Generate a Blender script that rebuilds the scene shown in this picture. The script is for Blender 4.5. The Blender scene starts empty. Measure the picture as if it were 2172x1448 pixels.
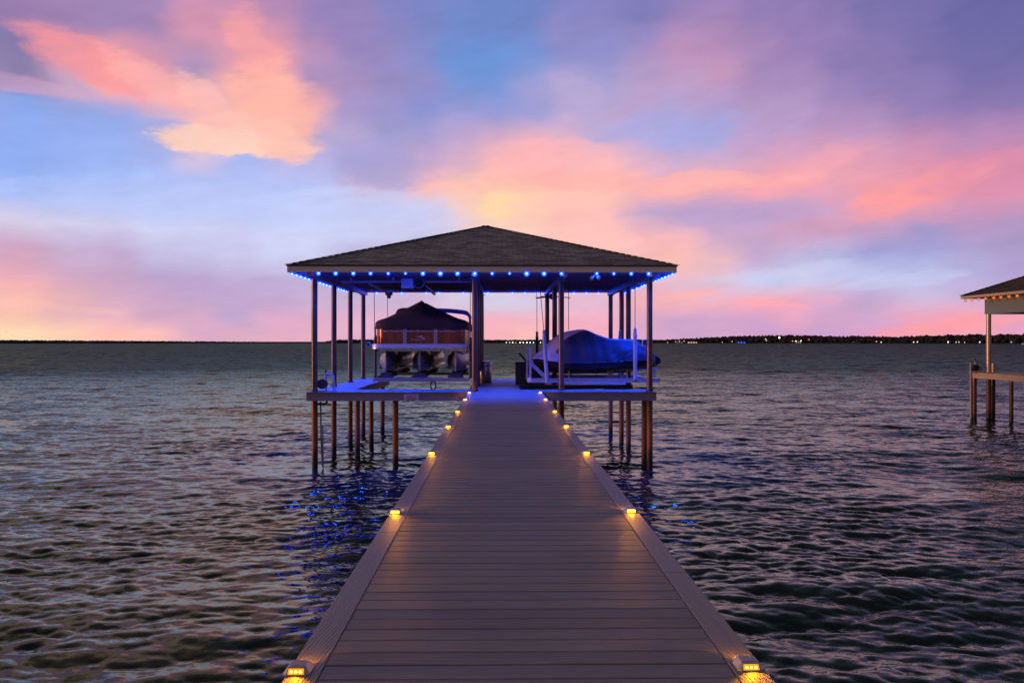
import bpy, bmesh, math, random
import numpy as np
from mathutils import Vector, Matrix
random.seed(7)
RNG = np.random.default_rng(11)
SC = bpy.context.scene
COL = SC.collection
R = math.radians

# ------------------------------------------------------------------ frame
# metres; the dock runs along +Y, water level z = 0, deck z = 2.14
F, YAW, CAMZ, DECK = 1700.0, 0.01353, 3.54, 2.14

def ray(px):
    return math.tan(math.atan((px - 1086.0) / F) + YAW)      # X / Y of a photo column
def PX(px, Y):
    return ray(px) * Y
def PZ(py, px, Y):
    a = math.atan((px - 1086.0) / F)
    dep = Y / math.cos(a + YAW) * math.cos(a)
    return CAMZ + (724.0 - py) / F * dep
def P(px, py, Y):
    return Vector((PX(px, Y), Y, PZ(py, px, Y)))

def lin(c):
    return tuple(((v / 255.0) / 12.92 if v / 255.0 <= 0.04045 else ((v / 255.0 + 0.055) / 1.055) ** 2.4) for v in c)

# ------------------------------------------------------------------ node helpers
def new_mat(name):
    m = bpy.data.materials.new(name)
    m.use_nodes = True
    nt = m.node_tree
    nt.nodes.clear()
    out = nt.nodes.new('ShaderNodeOutputMaterial')
    return m, nt, out

class NT:
    def __init__(s, nt): s.nt = nt
    def n(s, t, **kw):
        x = s.nt.nodes.new(t)
        for k, v in kw.items(): setattr(x, k, v)
        return x
    def put(s, sock, v):
        if v is None: return
        if isinstance(v, bpy.types.NodeSocket): s.nt.links.new(v, sock)
        else: sock.default_value = v
    def m(s, op, a, b=None, c=None, clamp=False):
        x = s.n('ShaderNodeMath', operation=op); x.use_clamp = clamp
        s.put(x.inputs[0], a); s.put(x.inputs[1], b)
        if c is not None: s.put(x.inputs[2], c)
        return x.outputs[0]
    def v(s, op, a, b=None, scale=None):
        x = s.n('ShaderNodeVectorMath', operation=op)
        s.put(x.inputs[0], a); s.put(x.inputs[1], b)
        if scale is not None: s.put(x.inputs['Scale'], scale)
        return x.outputs['Value'] if op in ('LENGTH', 'DOT_PRODUCT') else x.outputs[0]
    def mr(s, val, a, b, c=0.0, d=1.0, interp='LINEAR'):
        x = s.n('ShaderNodeMapRange', interpolation_type=interp)
        s.put(x.inputs[0], val); s.put(x.inputs[1], a); s.put(x.inputs[2], b); s.put(x.inputs[3], c); s.put(x.inputs[4], d)
        return x.outputs[0]
    def noise(s, vec, scale, detail=3.0, rough=0.5):
        x = s.n('ShaderNodeTexNoise')
        s.put(x.inputs['Vector'], vec); s.put(x.inputs['Scale'], scale)
        s.put(x.inputs['Detail'], detail); s.put(x.inputs['Roughness'], rough)
        return x
    def mix(s, f, a, b):
        x = s.n('ShaderNodeMix', data_type='RGBA')
        s.put(x.inputs[0], f); s.put(x.inputs[6], a if isinstance(a, bpy.types.NodeSocket) else (*a, 1)); s.put(x.inputs[7], b if isinstance(b, bpy.types.NodeSocket) else (*b, 1))
        return x.outputs[2]
    def xyz(s, x=0.0, y=0.0, z=0.0):
        n = s.n('ShaderNodeCombineXYZ')
        s.put(n.inputs[0], x); s.put(n.inputs[1], y); s.put(n.inputs[2], z)
        return n.outputs[0]

def surf(name, base, rough=0.5, metal=0.0, var=0.15, vscale=6.0, stretch=(1, 1, 1), bump=0.0, bscale=40.0,
         second=None, sfac=(0.45, 0.65), sscale=2.0, coat=0.0, rvar=0.0):
    """painted / raw surface with mottling, optional second colour patches and bump"""
    m, nt, out = new_mat(name)
    N = NT(nt)
    geo = N.n('ShaderNodeNewGeometry')
    pos = N.v('MULTIPLY', geo.outputs['Position'], stretch)
    nz = N.noise(pos, vscale, 5.0, 0.6)
    f = N.mr(nz.outputs['Fac'], 0.25, 0.75, 1.0 - var, 1.0 + var)
    col = N.v('SCALE', base, scale=f)
    if second is not None:
        n2 = N.noise(pos, sscale, 5.0, 0.65)
        k = N.mr(n2.outputs['Fac'], sfac[0], sfac[1])
        col = N.mix(k, col, second)
    b = N.n('ShaderNodeBsdfPrincipled')
    N.put(b.inputs['Base Color'], col)
    b.inputs['Metallic'].default_value = metal
    if rvar:
        N.put(b.inputs['Roughness'], N.mr(nz.outputs['Fac'], 0.3, 0.7, max(0.02, rough - rvar), rough + rvar))
    else:
        b.inputs['Roughness'].default_value = rough
    b.inputs['Coat Weight'].default_value = coat
    if bump:
        n3 = N.noise(pos, bscale, 4.0, 0.6)
        bp = N.n('ShaderNodeBump'); bp.inputs['Strength'].default_value = bump; bp.inputs['Distance'].default_value = 0.01
        N.put(bp.inputs['Height'], n3.outputs['Fac'])
        nt.links.new(bp.outputs[0], b.inputs['Normal'])
    nt.links.new(b.outputs[0], out.inputs[0])
    return m

def glow(name, col, strength):
    m, nt, out = new_mat(name)
    e = nt.nodes.new('ShaderNodeEmission')
    e.inputs[0].default_value = (*col, 1); e.inputs[1].default_value = strength
    nt.links.new(e.outputs[0], out.inputs[0])
    return m

# ------------------------------------------------------------------ mesh builder
class MB:
    def __init__(s): s.v = []; s.f = []; s.mi = []
    def add(s, vs, fs, mi=0):
        o = len(s.v); s.v += [tuple(x) for x in vs]; s.f += [tuple(i + o for i in f) for f in fs]; s.mi += [mi] * len(fs)
        return s
    def box(s, lo, hi, mi=0):
        (a, b, c), (d, e, f) = lo, hi
        return s.add([(a, b, c), (d, b, c), (d, e, c), (a, e, c), (a, b, f), (d, b, f), (d, e, f), (a, e, f)],
                     [(0, 3, 2, 1), (4, 5, 6, 7), (0, 1, 5, 4), (1, 2, 6, 5), (2, 3, 7, 6), (3, 0, 4, 7)], mi)
    def bev(s, lo, hi, b=0.005, mi=0):
        """box with chamfered top edges"""
        (x0, y0, z0), (x1, y1, z1) = lo, hi
        rings = [(x0, y0, x1, y1, z0), (x0, y0, x1, y1, z1 - b), (x0 + b, y0 + b, x1 - b, y1 - b, z1)]
        vs = []
        for (a, c, d, e, z) in rings: vs += [(a, c, z), (d, c, z), (d, e, z), (a, e, z)]
        fs = [(0, 3, 2, 1), (8, 9, 10, 11)]
        for r in (0, 4):
            for i in range(4):
                j = (i + 1) % 4
                fs.append((r + i, r + j, r + 4 + j, r + 4 + i))
        return s.add(vs, fs, mi)
    def bar(s, p0, p1, w, h, mi=0):
        p0, p1 = Vector(p0), Vector(p1)
        d = (p1 - p0).normalized()
        up = Vector((0, 0, 1)) if abs(d.z) < 0.95 else Vector((0, 1, 0))
        sx = d.cross(up).normalized() * w / 2
        sy = sx.cross(d).normalized() * h / 2
        vs = [p + a * sx + b * sy for p in (p0, p1) for a, b in ((-1, -1), (1, -1), (1, 1), (-1, 1))]
        return s.add(vs, [(0, 1, 2, 3), (7, 6, 5, 4), (0, 4, 5, 1), (1, 5, 6, 2), (2, 6, 7, 3), (3, 7, 4, 0)], mi)
    def tube(s, pts, r, seg=10, closed=False, mi=0):
        pts = [Vector(p) for p in pts]
        n = len(pts); vs = []; fs = []
        rs = r if isinstance(r, (list, tuple)) else [r] * n
        prev = None
        for i, p in enumerate(pts):
            if closed: d = pts[(i + 1) % n] - pts[i - 1]
            else: d = pts[min(i + 1, n - 1)] - pts[max(i - 1, 0)]
            d.normalize()
            if prev is None:
                up = Vector((0, 0, 1)) if abs(d.z) < 0.9 else Vector((0, 1, 0))
                a = d.cross(up).normalized()
            else:
                a = (prev - d * prev.dot(d)).normalized()
            prev = a; b = d.cross(a)
            for k in range(seg):
                t = 2 * math.pi * k / seg
                vs.append(p + a * math.cos(t) * rs[i] + b * math.sin(t) * rs[i])
        for i in range(n if closed else n - 1):
            j = (i + 1) % n
            for k in range(seg):
                l = (k + 1) % seg
                fs.append((i * seg + k, i * seg + l, j * seg + l, j * seg + k))
        if not closed:
            fs.append(tuple(range(seg))[::-1]); fs.append(tuple((n - 1) * seg + k for k in range(seg)))
        return s.add(vs, fs, mi)
    def lathe(s, prof, c=(0, 0, 0), seg=24, axis='z', mi=0):
        vs = []; fs = []
        for (r, z) in prof:
            for k in range(seg):
                t = 2 * math.pi * k / seg
                a, b = r * math.cos(t), r * math.sin(t)
                q = {'z': (a, b, z), 'y': (a, z, b), 'x': (z, a, b)}[axis]
                vs.append((c[0] + q[0], c[1] + q[1], c[2] + q[2]))
        n = len(prof)
        for i in range(n - 1):
            for k in range(seg):
                l = (k + 1) % seg
                fs.append((i * seg + k, i * seg + l, (i + 1) * seg + l, (i + 1) * seg + k))
        fs.append(tuple(range(seg))[::-1]); fs.append(tuple((n - 1) * seg + k for k in range(seg)))
        return s.add(vs, fs, mi)
    def prism(s, poly, z0, z1, mi=0):
        n = len(poly)
        vs = [(x, y, z0) for x, y in poly] + [(x, y, z1) for x, y in poly]
        fs = [tuple(range(n))[::-1], tuple(range(n, 2 * n))] + [(i, (i + 1) % n, n + (i + 1) % n, n + i) for i in range(n)]
        return s.add(vs, fs, mi)
    def loft(s, rings, cap=True, closed=True, mi=0):
        n = len(rings[0]); vs = [p for r in rings for p in r]; fs = []
        for i in range(len(rings) - 1):
            for k in range(n if closed else n - 1):
                l = (k + 1) % n
                fs.append((i * n + k, i * n + l, (i + 1) * n + l, (i + 1) * n + k))
        if cap and closed:
            fs.append(tuple(range(n))[::-1]); fs.append(tuple((len(rings) - 1) * n + k for k in range(n)))
        return s.add(vs, fs, mi)
    def ico(s, c, r, sub=2, mi=0, jit=0.0):
        bm = bmesh.new(); bmesh.ops.create_icosphere(bm, subdivisions=sub, radius=1.0)
        rr = r if isinstance(r, (tuple, list)) else (r, r, r)
        vs = []
        for v in bm.verts:
            j = 1 + random.uniform(-jit, jit)
            vs.append((c[0] + v.co.x * rr[0] * j, c[1] + v.co.y * rr[1] * j, c[2] + v.co.z * rr[2] * j))
        fs = [tuple(v.index for v in f.verts) for f in bm.faces]
        bm.free()
        return s.add(vs, fs, mi)
    def build(s, name, mats, parent=None, origin=None, smooth=False, uv=None):
        me = bpy.data.meshes.new(name)
        o = Vector((0, 0, 0))
        if parent is not None:
            q = parent
            while q is not None: o += q.location; q = q.parent
        elif origin is not None: o = Vector(origin)
        me.from_pydata([tuple(Vector(v) - o) for v in s.v], [], s.f)
        ms = mats if isinstance(mats, (list, tuple)) else [mats]
        for m in ms: me.materials.append(m)
        if len(ms) > 1: me.polygons.foreach_set('material_index', s.mi)
        bm = bmesh.new(); bm.from_mesh(me); bmesh.ops.recalc_face_normals(bm, faces=bm.faces); bm.to_mesh(me); bm.free()
        if smooth:
            me.polygons.foreach_set('use_smooth', [True] * len(me.polygons))
            me.set_sharp_from_angle(angle=R(38))
        ob = bpy.data.objects.new(name, me); COL.objects.link(ob)
        if parent is not None: ob.parent = parent
        elif origin is not None: ob.location = o
        return ob

def tag(o, label=None, cat=None, group=None, kind=None):
    if label: o['label'] = label
    if cat: o['category'] = cat
    if group: o['group'] = group
    if kind: o['kind'] = kind
    return o
def thing(name, loc, label, cat, group=None):
    o = bpy.data.objects.new(name, None); COL.objects.link(o); o.location = loc
    o.empty_display_size = 0.2
    return tag(o, label, cat, group)
def copy_tree(o, parent=None):
    c = o.copy(); COL.objects.link(c)
    if parent is not None: c.parent = parent
    for ch in list(o.children): copy_tree(ch, c)
    return c
ORD = ['first', 'second', 'third', 'fourth', 'fifth', 'sixth', 'seventh', 'eighth', 'ninth', 'tenth', 'eleventh', 'twelfth',
       'thirteenth', 'fourteenth', 'fifteenth', 'sixteenth', 'seventeenth', 'eighteenth', 'nineteenth', 'twentieth',
       'twenty-first', 'twenty-second', 'twenty-third', 'twenty-fourth']

# ------------------------------------------------------------------ camera / render
cam = bpy.data.cameras.new('camera'); cam.sensor_width = 36.0; cam.lens = 36.0 * F / 2172.0
cam.clip_start = 0.05; cam.clip_end = 30000
co = bpy.data.objects.new('camera', cam); COL.objects.link(co)
co.location = (0, 0, CAMZ); co.rotation_euler = (R(90), 0, -YAW)
SC.camera = co
SC.render.engine = 'CYCLES'
SC.view_settings.view_transform = 'Standard'; SC.view_settings.look = 'None'
SC.view_settings.exposure = 0.0; SC.view_settings.gamma = 1.0
cy = SC.cycles
cy.use_denoising = True
try:
    cy.denoiser = 'OPENIMAGEDENOISE'; cy.denoising_input_passes = 'RGB_ALBEDO_NORMAL'; cy.denoising_prefilter = 'ACCURATE'
except Exception: pass
cy.max_bounces = 6; cy.diffuse_bounces = 3; cy.glossy_bounces = 4; cy.transmission_bounces = 4; cy.transparent_max_bounces = 8
cy.sample_clamp_indirect = 5.0; cy.sample_clamp_direct = 24.0; cy.caustics_reflective = False; cy.caustics_refractive = False
cy.use_light_tree = True

# ------------------------------------------------------------------ sky
# colours of the evening sky by direction (given as photo column/row, turned into azimuth/elevation)
SKY = [
 (50,20,(150,122,172)),(300,20,(156,132,182)),(470,20,(205,145,178)),(700,20,(150,130,186)),(900,20,(122,132,196)),(1100,20,(110,132,196)),(1350,20,(128,124,186)),(1600,20,(146,124,180)),(1900,20,(118,110,170)),(2150,20,(104,100,162)),
 (15,90,(128,118,168)),(110,95,(215,148,172)),(260,70,(160,134,182)),(480,90,(215,150,175)),(560,110,(240,160,168)),(760,90,(150,132,188)),(1000,90,(112,140,206)),(1250,80,(138,134,194)),(1500,70,(175,138,185)),(1750,90,(148,124,180)),(2100,80,(112,106,166)),
 (20,140,(112,116,166)),(90,130,(225,150,170)),(200,130,(246,156,162)),(330,140,(215,150,172)),(430,150,(172,145,188)),(560,170,(252,172,166)),(690,150,(168,142,190)),(830,150,(148,138,194)),(1040,125,(108,146,214)),(1040,160,(114,148,214)),(1250,150,(146,146,206)),(1480,140,(200,150,186)),(1650,140,(160,132,184)),(1800,140,(138,120,178)),(2100,150,(122,110,170)),
 (20,182,(205,160,190)),(120,185,(200,165,195)),(280,185,(250,180,178)),(420,230,(240,182,185)),(560,230,(255,186,170)),(660,240,(250,176,172)),(740,230,(168,150,200)),(900,230,(140,146,208)),(1060,230,(150,156,216)),(1220,190,(176,165,212)),(1400,200,(185,160,202)),(1600,230,(178,150,196)),(1900,230,(140,122,180)),(2130,240,(140,120,178)),
 (40,235,(132,162,230)),(200,235,(146,164,224)),(330,235,(178,172,215)),(300,290,(158,176,235)),(400,300,(254,200,188)),(500,290,(255,205,186)),(590,290,(255,190,178)),(690,290,(182,168,212)),(850,300,(160,156,208)),(1000,310,(190,165,208)),(1120,300,(240,178,190)),(1300,290,(190,172,214)),(1480,270,(165,168,224)),(1650,280,(190,158,204)),(1850,270,(182,145,190)),(2080,290,(190,140,184)),
 (50,320,(140,172,242)),(250,340,(162,184,244)),(480,345,(165,185,245)),(620,345,(185,180,228)),(760,350,(170,164,214)),(900,360,(206,168,202)),(1080,345,(255,186,182)),(1250,345,(252,188,188)),(1450,345,(214,174,206)),(1600,335,(214,165,196)),(1750,330,(222,160,188)),(2000,340,(214,146,180)),(2150,340,(214,138,172)),
 (60,400,(166,188,248)),(300,400,(170,190,250)),(600,400,(184,196,248)),(800,400,(210,184,216)),(900,400,(255,190,182)),(1060,420,(255,216,165)),(1060,390,(255,192,178)),(1250,390,(255,194,178)),(1450,385,(255,176,174)),(1650,385,(254,168,172)),(1800,395,(236,162,178)),(1930,400,(254,160,164)),(2100,385,(236,148,166)),
 (100,450,(206,212,242)),(350,450,(196,206,250)),(650,450,(196,206,250)),(850,450,(194,198,238)),(900,475,(200,200,238)),(940,450,(214,196,220)),(1000,450,(250,204,186)),(1080,455,(255,212,176)),(1250,450,(255,192,187)),(1420,440,(192,165,204)),(1600,435,(184,158,204)),(1760,450,(220,160,190)),(1920,432,(252,156,162)),(2100,430,(206,146,182)),
 (40,490,(214,204,232)),(150,500,(208,196,228)),(350,495,(208,212,244)),(650,500,(204,210,246)),(880,500,(204,200,234)),(1060,500,(240,205,205)),(1200,510,(255,199,187)),(1380,500,(250,184,186)),(1550,500,(198,164,202)),(1750,500,(206,158,192)),(1950,500,(160,150,202)),(2130,500,(170,148,196)),
 (40,540,(205,160,192)),(200,540,(192,168,206)),(400,535,(196,190,228)),(600,540,(206,208,242)),(1450,550,(250,190,182)),(1600,550,(196,168,208)),(1750,560,(178,178,224)),(1900,545,(160,158,212)),(2100,550,(172,156,204)),
 (12,600,(240,172,182)),(90,600,(216,168,192)),(170,600,(202,164,198)),(350,590,(186,162,206)),(560,590,(192,172,214)),(760,590,(190,172,214)),(1450,600,(226,186,208)),(1600,580,(198,204,240)),(1720,575,(202,206,238)),(1850,590,(190,196,236)),(1980,590,(182,186,230)),(2120,600,(176,158,208)),
 (20,645,(250,188,172)),(120,650,(236,182,184)),(190,655,(222,174,194)),(300,650,(208,166,200)),(500,650,(190,164,206)),(780,640,(200,178,214)),(1060,640,(212,204,230)),(1250,640,(228,186,212)),(1420,625,(244,176,184)),(1620,645,(252,172,186)),(1700,650,(236,168,192)),(1850,650,(196,168,212)),(1980,640,(206,186,222)),(2120,650,(192,170,214)),
 (20,700,(255,220,184)),(120,705,(255,206,182)),(250,700,(255,190,182)),(430,700,(220,172,200)),(600,695,(222,170,200)),(780,690,(226,176,204)),(1060,690,(244,178,192)),(1250,690,(242,172,192)),(1450,690,(206,164,204)),(1600,690,(206,160,204)),(1800,700,(204,160,206)),(1920,690,(240,162,184)),(2020,685,(255,160,172)),(2130,690,(235,160,190)),
 (20,722,(255,222,188)),(250,722,(255,200,180)),(600,722,(240,180,192)),(1100,722,(255,188,186)),(1500,722,(212,166,206)),(2100,722,(214,172,212)),
]
def azel(px, py):
    a = math.atan((px - 1086.0) / F)
    el = math.atan((724.0 - py) / F * math.cos(a))
    return math.degrees(a + YAW), math.degrees(el)
SP = np.array([azel(p[0], p[1]) for p in SKY]); SCOL = np.array([lin(p[2]) for p in SKY])
def sky_at(az, el):
    d2 = ((SP[:, 0] - az) / 1.0) ** 2 + ((SP[:, 1] - el) / 0.42) ** 2
    w = 1.0 / (d2 + 0.6) ** 2.6
    return (w[:, None] * SCOL).sum(0) / w.sum()
ELS = [-0.5, 0.6, 1.6, 2.8, 4.2, 5.7, 7.3, 9.0, 10.6, 12.3, 14.0, 15.8, 17.6, 19.5, 21.5, 24.0]
NST = 30
AZR = (-36.0, 38.0)
UPPER = {   # above the picture: what the water mirrors
 28.0: [(214,182,156),(196,166,152),(146,132,146),(104,110,136),(92,104,128),(84,96,116),(78,88,106)],
 38.0: [(128,112,108),(112,102,106),(90,90,100),(72,80,94),(64,78,88),(60,74,84),(56,68,78)],
 60.0: [(58,58,66),(56,58,66),(58,62,70),(52,60,68),(50,60,66),(46,56,62),(44,52,58)],
 90.0: [(50,54,62)] * 7,
}
world = bpy.data.worlds.new('World'); SC.world = world; world.use_nodes = True
nt = world.node_tree; nt.nodes.clear(); N = NT(nt)
wout = N.n('ShaderNodeOutputWorld'); bg = N.n('ShaderNodeBackground')
tc = N.n('ShaderNodeTexCoord')
dirv = N.v('NORMALIZE', tc.outputs['Generated'])
sep = N.n('ShaderNodeSeparateXYZ'); nt.links.new(dirv, sep.inputs[0])
az0 = N.m('MULTIPLY', N.m('ARCTAN2', sep.outputs[0], sep.outputs[1]), 180 / math.pi)
el0 = N.m('MULTIPLY', N.m('ARCSINE', sep.outputs[2]), 180 / math.pi)
cvec = N.v('MULTIPLY', dirv, (1, 1, 2.6))
w1 = N.noise(cvec, 5.0, 6.0, 0.55); w2 = N.noise(N.v('ADD', cvec, (3.1, 7.7, 1.3)), 13.0, 6.0, 0.62)
s1 = N.n('ShaderNodeSeparateColor'); nt.links.new(w1.outputs['Color'], s1.inputs[0])
s2 = N.n('ShaderNodeSeparateColor'); nt.links.new(w2.outputs['Color'], s2.inputs[0])
def jig(a, b, ka, kb):
    return N.m('ADD', N.m('MULTIPLY', N.m('SUBTRACT', a, 0.5), ka), N.m('MULTIPLY', N.m('SUBTRACT', b, 0.5), kb))
az = N.m('ADD', az0, jig(s1.outputs[0], s2.outputs[0], 3.4, 2.0))
fade = N.mr(el0, 0.0, 8.0, 0.25, 1.0)
el = N.m('ADD', el0, N.m('MULTIPLY', jig(s1.outputs[1], s2.outputs[1], 2.0, 1.2), fade))
azf = N.mr(az, AZR[0], AZR[1])
def ramp(cols):
    r = N.n('ShaderNodeValToRGB'); cr = r.color_ramp; cr.interpolation = 'EASE'
    n = len(cols)
    cr.elements[0].position = 0.0; cr.elements[0].color = (*cols[0], 1)
    cr.elements[1].position = 1.0; cr.elements[1].color = (*cols[-1], 1)
    for i in range(1, n - 1):
        e = cr.elements.new(i / (n - 1)); e.color = (*cols[i], 1)
    nt.links.new(azf, r.inputs[0])
    return r.outputs[0]
rows = [(e, [tuple(sky_at(AZR[0] + (AZR[1] - AZR[0]) * i / (NST - 1), e)) for i in range(NST)]) for e in ELS]
rows += [(e, [lin(c) for c in cs]) for e, cs in UPPER.items()]
cur = ramp(rows[0][1])
for (e0, _), (e1, cs) in zip(rows[:-1], rows[1:]):
    cur = N.mix(N.mr(el, e0, e1), cur, ramp(cs))
# crisper lit cloud banks: (column, row, half width, half height, tilt, colour, softness, weight)
CLOUDS = [
 (170,290,220,60,0.0,(146,172,240),0.6,0.55), (420,430,330,44,0.0,(186,200,250),0.6,0.5), (800,350,130,50,0.1,(166,160,212),0.7,0.6), (760,450,200,48,0.05,(198,206,246),0.6,0.75),
 (1060,140,90,36,0.1,(100,148,218),0.8,0.3), (1440,270,150,36,-0.05,(166,168,226),0.6,0.6),
 (180,130,120,42,0.30,(252,152,156),0.55,0.75), (330,178,110,34,0.42,(255,176,172),0.5,0.7), (430,222,80,40,0.75,(255,190,182),0.5,0.7),
 (540,120,46,110,-0.25,(252,164,164),0.6,0.65), (590,215,100,78,0.45,(255,184,168),0.5,0.8), (470,300,150,26,0.02,(255,208,188),0.35,0.9),
 (590,300,52,40,0.5,(255,194,178),0.45,0.8), (60,186,130,16,0.05,(226,168,190),0.6,0.45),
 (1110,402,200,15,0.0,(255,193,178),0.4,0.75), (1160,345,150,44,-0.05,(255,180,183),0.6,0.6), (1380,385,340,22,0.02,(255,180,174),0.4,0.75),
 (1075,436,60,26,0.1,(255,224,162),0.7,0.6), (1220,485,170,44,0.35,(255,195,189),0.6,0.6),
 (1940,405,130,30,-0.22,(254,158,160),0.5,0.8), (2110,360,150,44,-0.1,(222,140,170),0.6,0.6), (1700,372,150,30,-0.3,(250,168,176),0.6,0.5),
 (1560,448,190,30,0.05,(188,160,204),0.5,0.6), (880,490,130,26,0.1,(202,202,236),0.5,0.6),
 (1660,575,150,13,-0.08,(206,210,240),0.7,0.4), (1900,600,120,12,-0.08,(200,204,240),0.5,0.55), (1650,645,70,9,0.15,(255,170,184),0.5,0.8),
 (2020,690,150,16,-0.15,(255,160,168),0.5,0.7), (1460,622,60,8,-0.15,(252,180,176),0.5,0.7), (30,602,50,9,0.1,(250,178,174),0.7,0.4),
 (110,648,110,8,0.1,(250,192,178),0.7,0.35), (1230,195,70,26,0.5,(186,170,214),0.6,0.5),
]
wf = N.noise(N.v('MULTIPLY', dirv, (1, 1, 2.2)), 34.0, 6.0, 0.66)
stv = N.xyz(N.m('ADD', N.m('MULTIPLY', az, 0.11), N.m('MULTIPLY', el, 0.06)), N.m('SUBTRACT', N.m('MULTIPLY', el, 0.62), N.m('MULTIPLY', az, 0.16)), 0.0)
streak = N.noise(stv, 1.6, 8.0, 0.64)
wisp = N.m('ADD', N.m('MULTIPLY', N.m('SUBTRACT', streak.outputs['Fac'], 0.5), 1.8), N.m('ADD', N.m('MULTIPLY', N.m('SUBTRACT', s2.outputs[2], 0.5), 2.0), N.m('MULTIPLY', N.m('SUBTRACT', wf.outputs['Fac'], 0.5), 1.3)))
for (px, py, rx, ry, tilt, c, soft, wgt) in CLOUDS:
    a0, e0 = azel(px, py); k = math.degrees(1.0 / F)
    ax, ex = rx * k, ry * k
    da = N.m('SUBTRACT', az, a0); de = N.m('SUBTRACT', el, e0)
    ct, st = math.cos(tilt), math.sin(tilt)
    u = N.m('ADD', N.m('MULTIPLY', da, ct / ax), N.m('MULTIPLY', de, -st / ax))
    v = N.m('ADD', N.m('MULTIPLY', da, st / ey if False else st / ex), N.m('MULTIPLY', de, ct / ex))
    r2 = N.m('ADD', N.m('MULTIPLY', u, u), N.m('MULTIPLY', v, v))
    val = N.m('ADD', N.m('SUBTRACT', 1.0, r2), wisp)
    mk = N.mr(val, -soft * 0.7, soft * 1.5, 0.0, wgt, 'SMOOTHSTEP')
    cur = N.mix(mk, cur, lin(c))
fine = N.noise(N.v('MULTIPLY', dirv, (1, 1, 3.0)), 15.0, 7.0, 0.68)
cur = N.v('SCALE', cur, scale=N.mr(fine.outputs['Fac'], 0.3, 0.7, 0.955, 1.045))
cur = N.v('SCALE', cur, scale=N.mr(streak.outputs['Fac'], 0.3, 0.7, 0.965, 1.035))
# dusk side behind the camera
back = N.mr(N.m('ABSOLUTE', az0), 60.0, 125.0, 0.0, 1.0, 'SMOOTHSTEP')
cur = N.mix(back, cur, lin((108, 102, 118)))
# below the horizon
cur = N.mix(N.mr(el0, -2.0, -0.6, 1.0, 0.0), cur, lin((40, 42, 48)))
nish = N.n('ShaderNodeTexSky', sky_type='NISHITA'); nish.sun_disc = False
SUN_EL, SUN_AZ = R(4.0), R(-96.0)
nish.sun_elevation = SUN_EL; nish.sun_rotation = SUN_AZ
cur = N.v('ADD', cur, N.v('SCALE', nish.outputs[0], scale=0.006))
nt.links.new(cur, bg.inputs[0]); bg.inputs[1].default_value = 1.0
nt.links.new(bg.outputs[0], wout.inputs[0])
try: world.cycles.sampling_method = 'MANUAL'; world.cycles.sample_map_resolution = 512
except Exception: pass

sl = bpy.data.lights.new('sun', 'SUN'); sl.energy = 1.7; sl.angle = R(12); sl.color = (1.0, 0.5, 0.24)
so = bpy.data.objects.new('sun', sl); COL.objects.link(so)
sd = Vector((math.sin(SUN_AZ) * math.cos(SUN_EL), math.cos(SUN_AZ) * math.cos(SUN_EL), math.sin(SUN_EL)))
so.rotation_euler = sd.to_track_quat('Z', 'Y').to_euler(); so.location = (-60, 0, 40)

# ------------------------------------------------------------------ materials
M = {}
def decking_mat(name, axis):
    """wood-plastic composite: grain along the board, small tone shift board by board"""
    m, nt, out = new_mat(name); N = NT(nt)
    geo = N.n('ShaderNodeNewGeometry'); sp = N.n('ShaderNodeSeparateXYZ'); nt.links.new(geo.outputs['Position'], sp.inputs[0])
    across = sp.outputs[1] if axis == 'x' else sp.outputs[0]
    idx = N.m('FLOOR', N.m('MULTIPLY', N.m('SUBTRACT', across, 3.3325), 1 / 0.1452))
    wn = N.n('ShaderNodeTexWhiteNoise', noise_dimensions='1D'); nt.links.new(idx, wn.inputs['W'])
    st = (3.0, 60.0, 60.0) if axis == 'x' else (60.0, 3.0, 60.0)
    gv = N.v('ADD', N.v('MULTIPLY', geo.outputs['Position'], st), N.xyz(N.m('MULTIPLY', idx, 3.7), N.m('MULTIPLY', idx, 1.3), 0.0))
    g1 = N.noise(gv, 1.0, 5.0, 0.65)
    g2 = N.noise(geo.outputs['Position'], 1.3, 4.0, 0.6)
    f = N.m('MULTIPLY', N.m('MULTIPLY', N.mr(wn.outputs['Value'], 0, 1, 0.86, 1.14), N.mr(g1.outputs['Fac'], 0.25, 0.75, 0.66, 1.32)), N.mr(g2.outputs['Fac'], 0.3, 0.7, 0.84, 1.14))
    col = N.v('SCALE', (0.180, 0.166, 0.174), scale=f)
    # scattered scuffs and pale specks
    sk = N.noise(geo.outputs['Position'], 55.0, 2.0, 0.5)
    col = N.mix(N.mr(sk.outputs['Fac'], 0.74, 0.80, 0.0, 0.5), col, (0.3, 0.27, 0.26))
    b = N.n('ShaderNodeBsdfPrincipled'); N.put(b.inputs['Base Color'], col)
    N.put(b.inputs['Roughness'], N.mr(g1.outputs['Fac'], 0.3, 0.7, 0.52, 0.66))
    bp = N.n('ShaderNodeBump'); bp.inputs['Strength'].default_value = 0.7; bp.inputs['Distance'].default_value = 0.005
    nt.links.new(g1.outputs['Fac'], bp.inputs['Height']); nt.links.new(bp.outputs[0], b.inputs['Normal'])
    nt.links.new(b.outputs[0], out.inputs[0])
    return m
M['deck_x'] = decking_mat('composite_boards_across', 'x')
M['deck_y'] = decking_mat('composite_boards_along', 'y')
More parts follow.
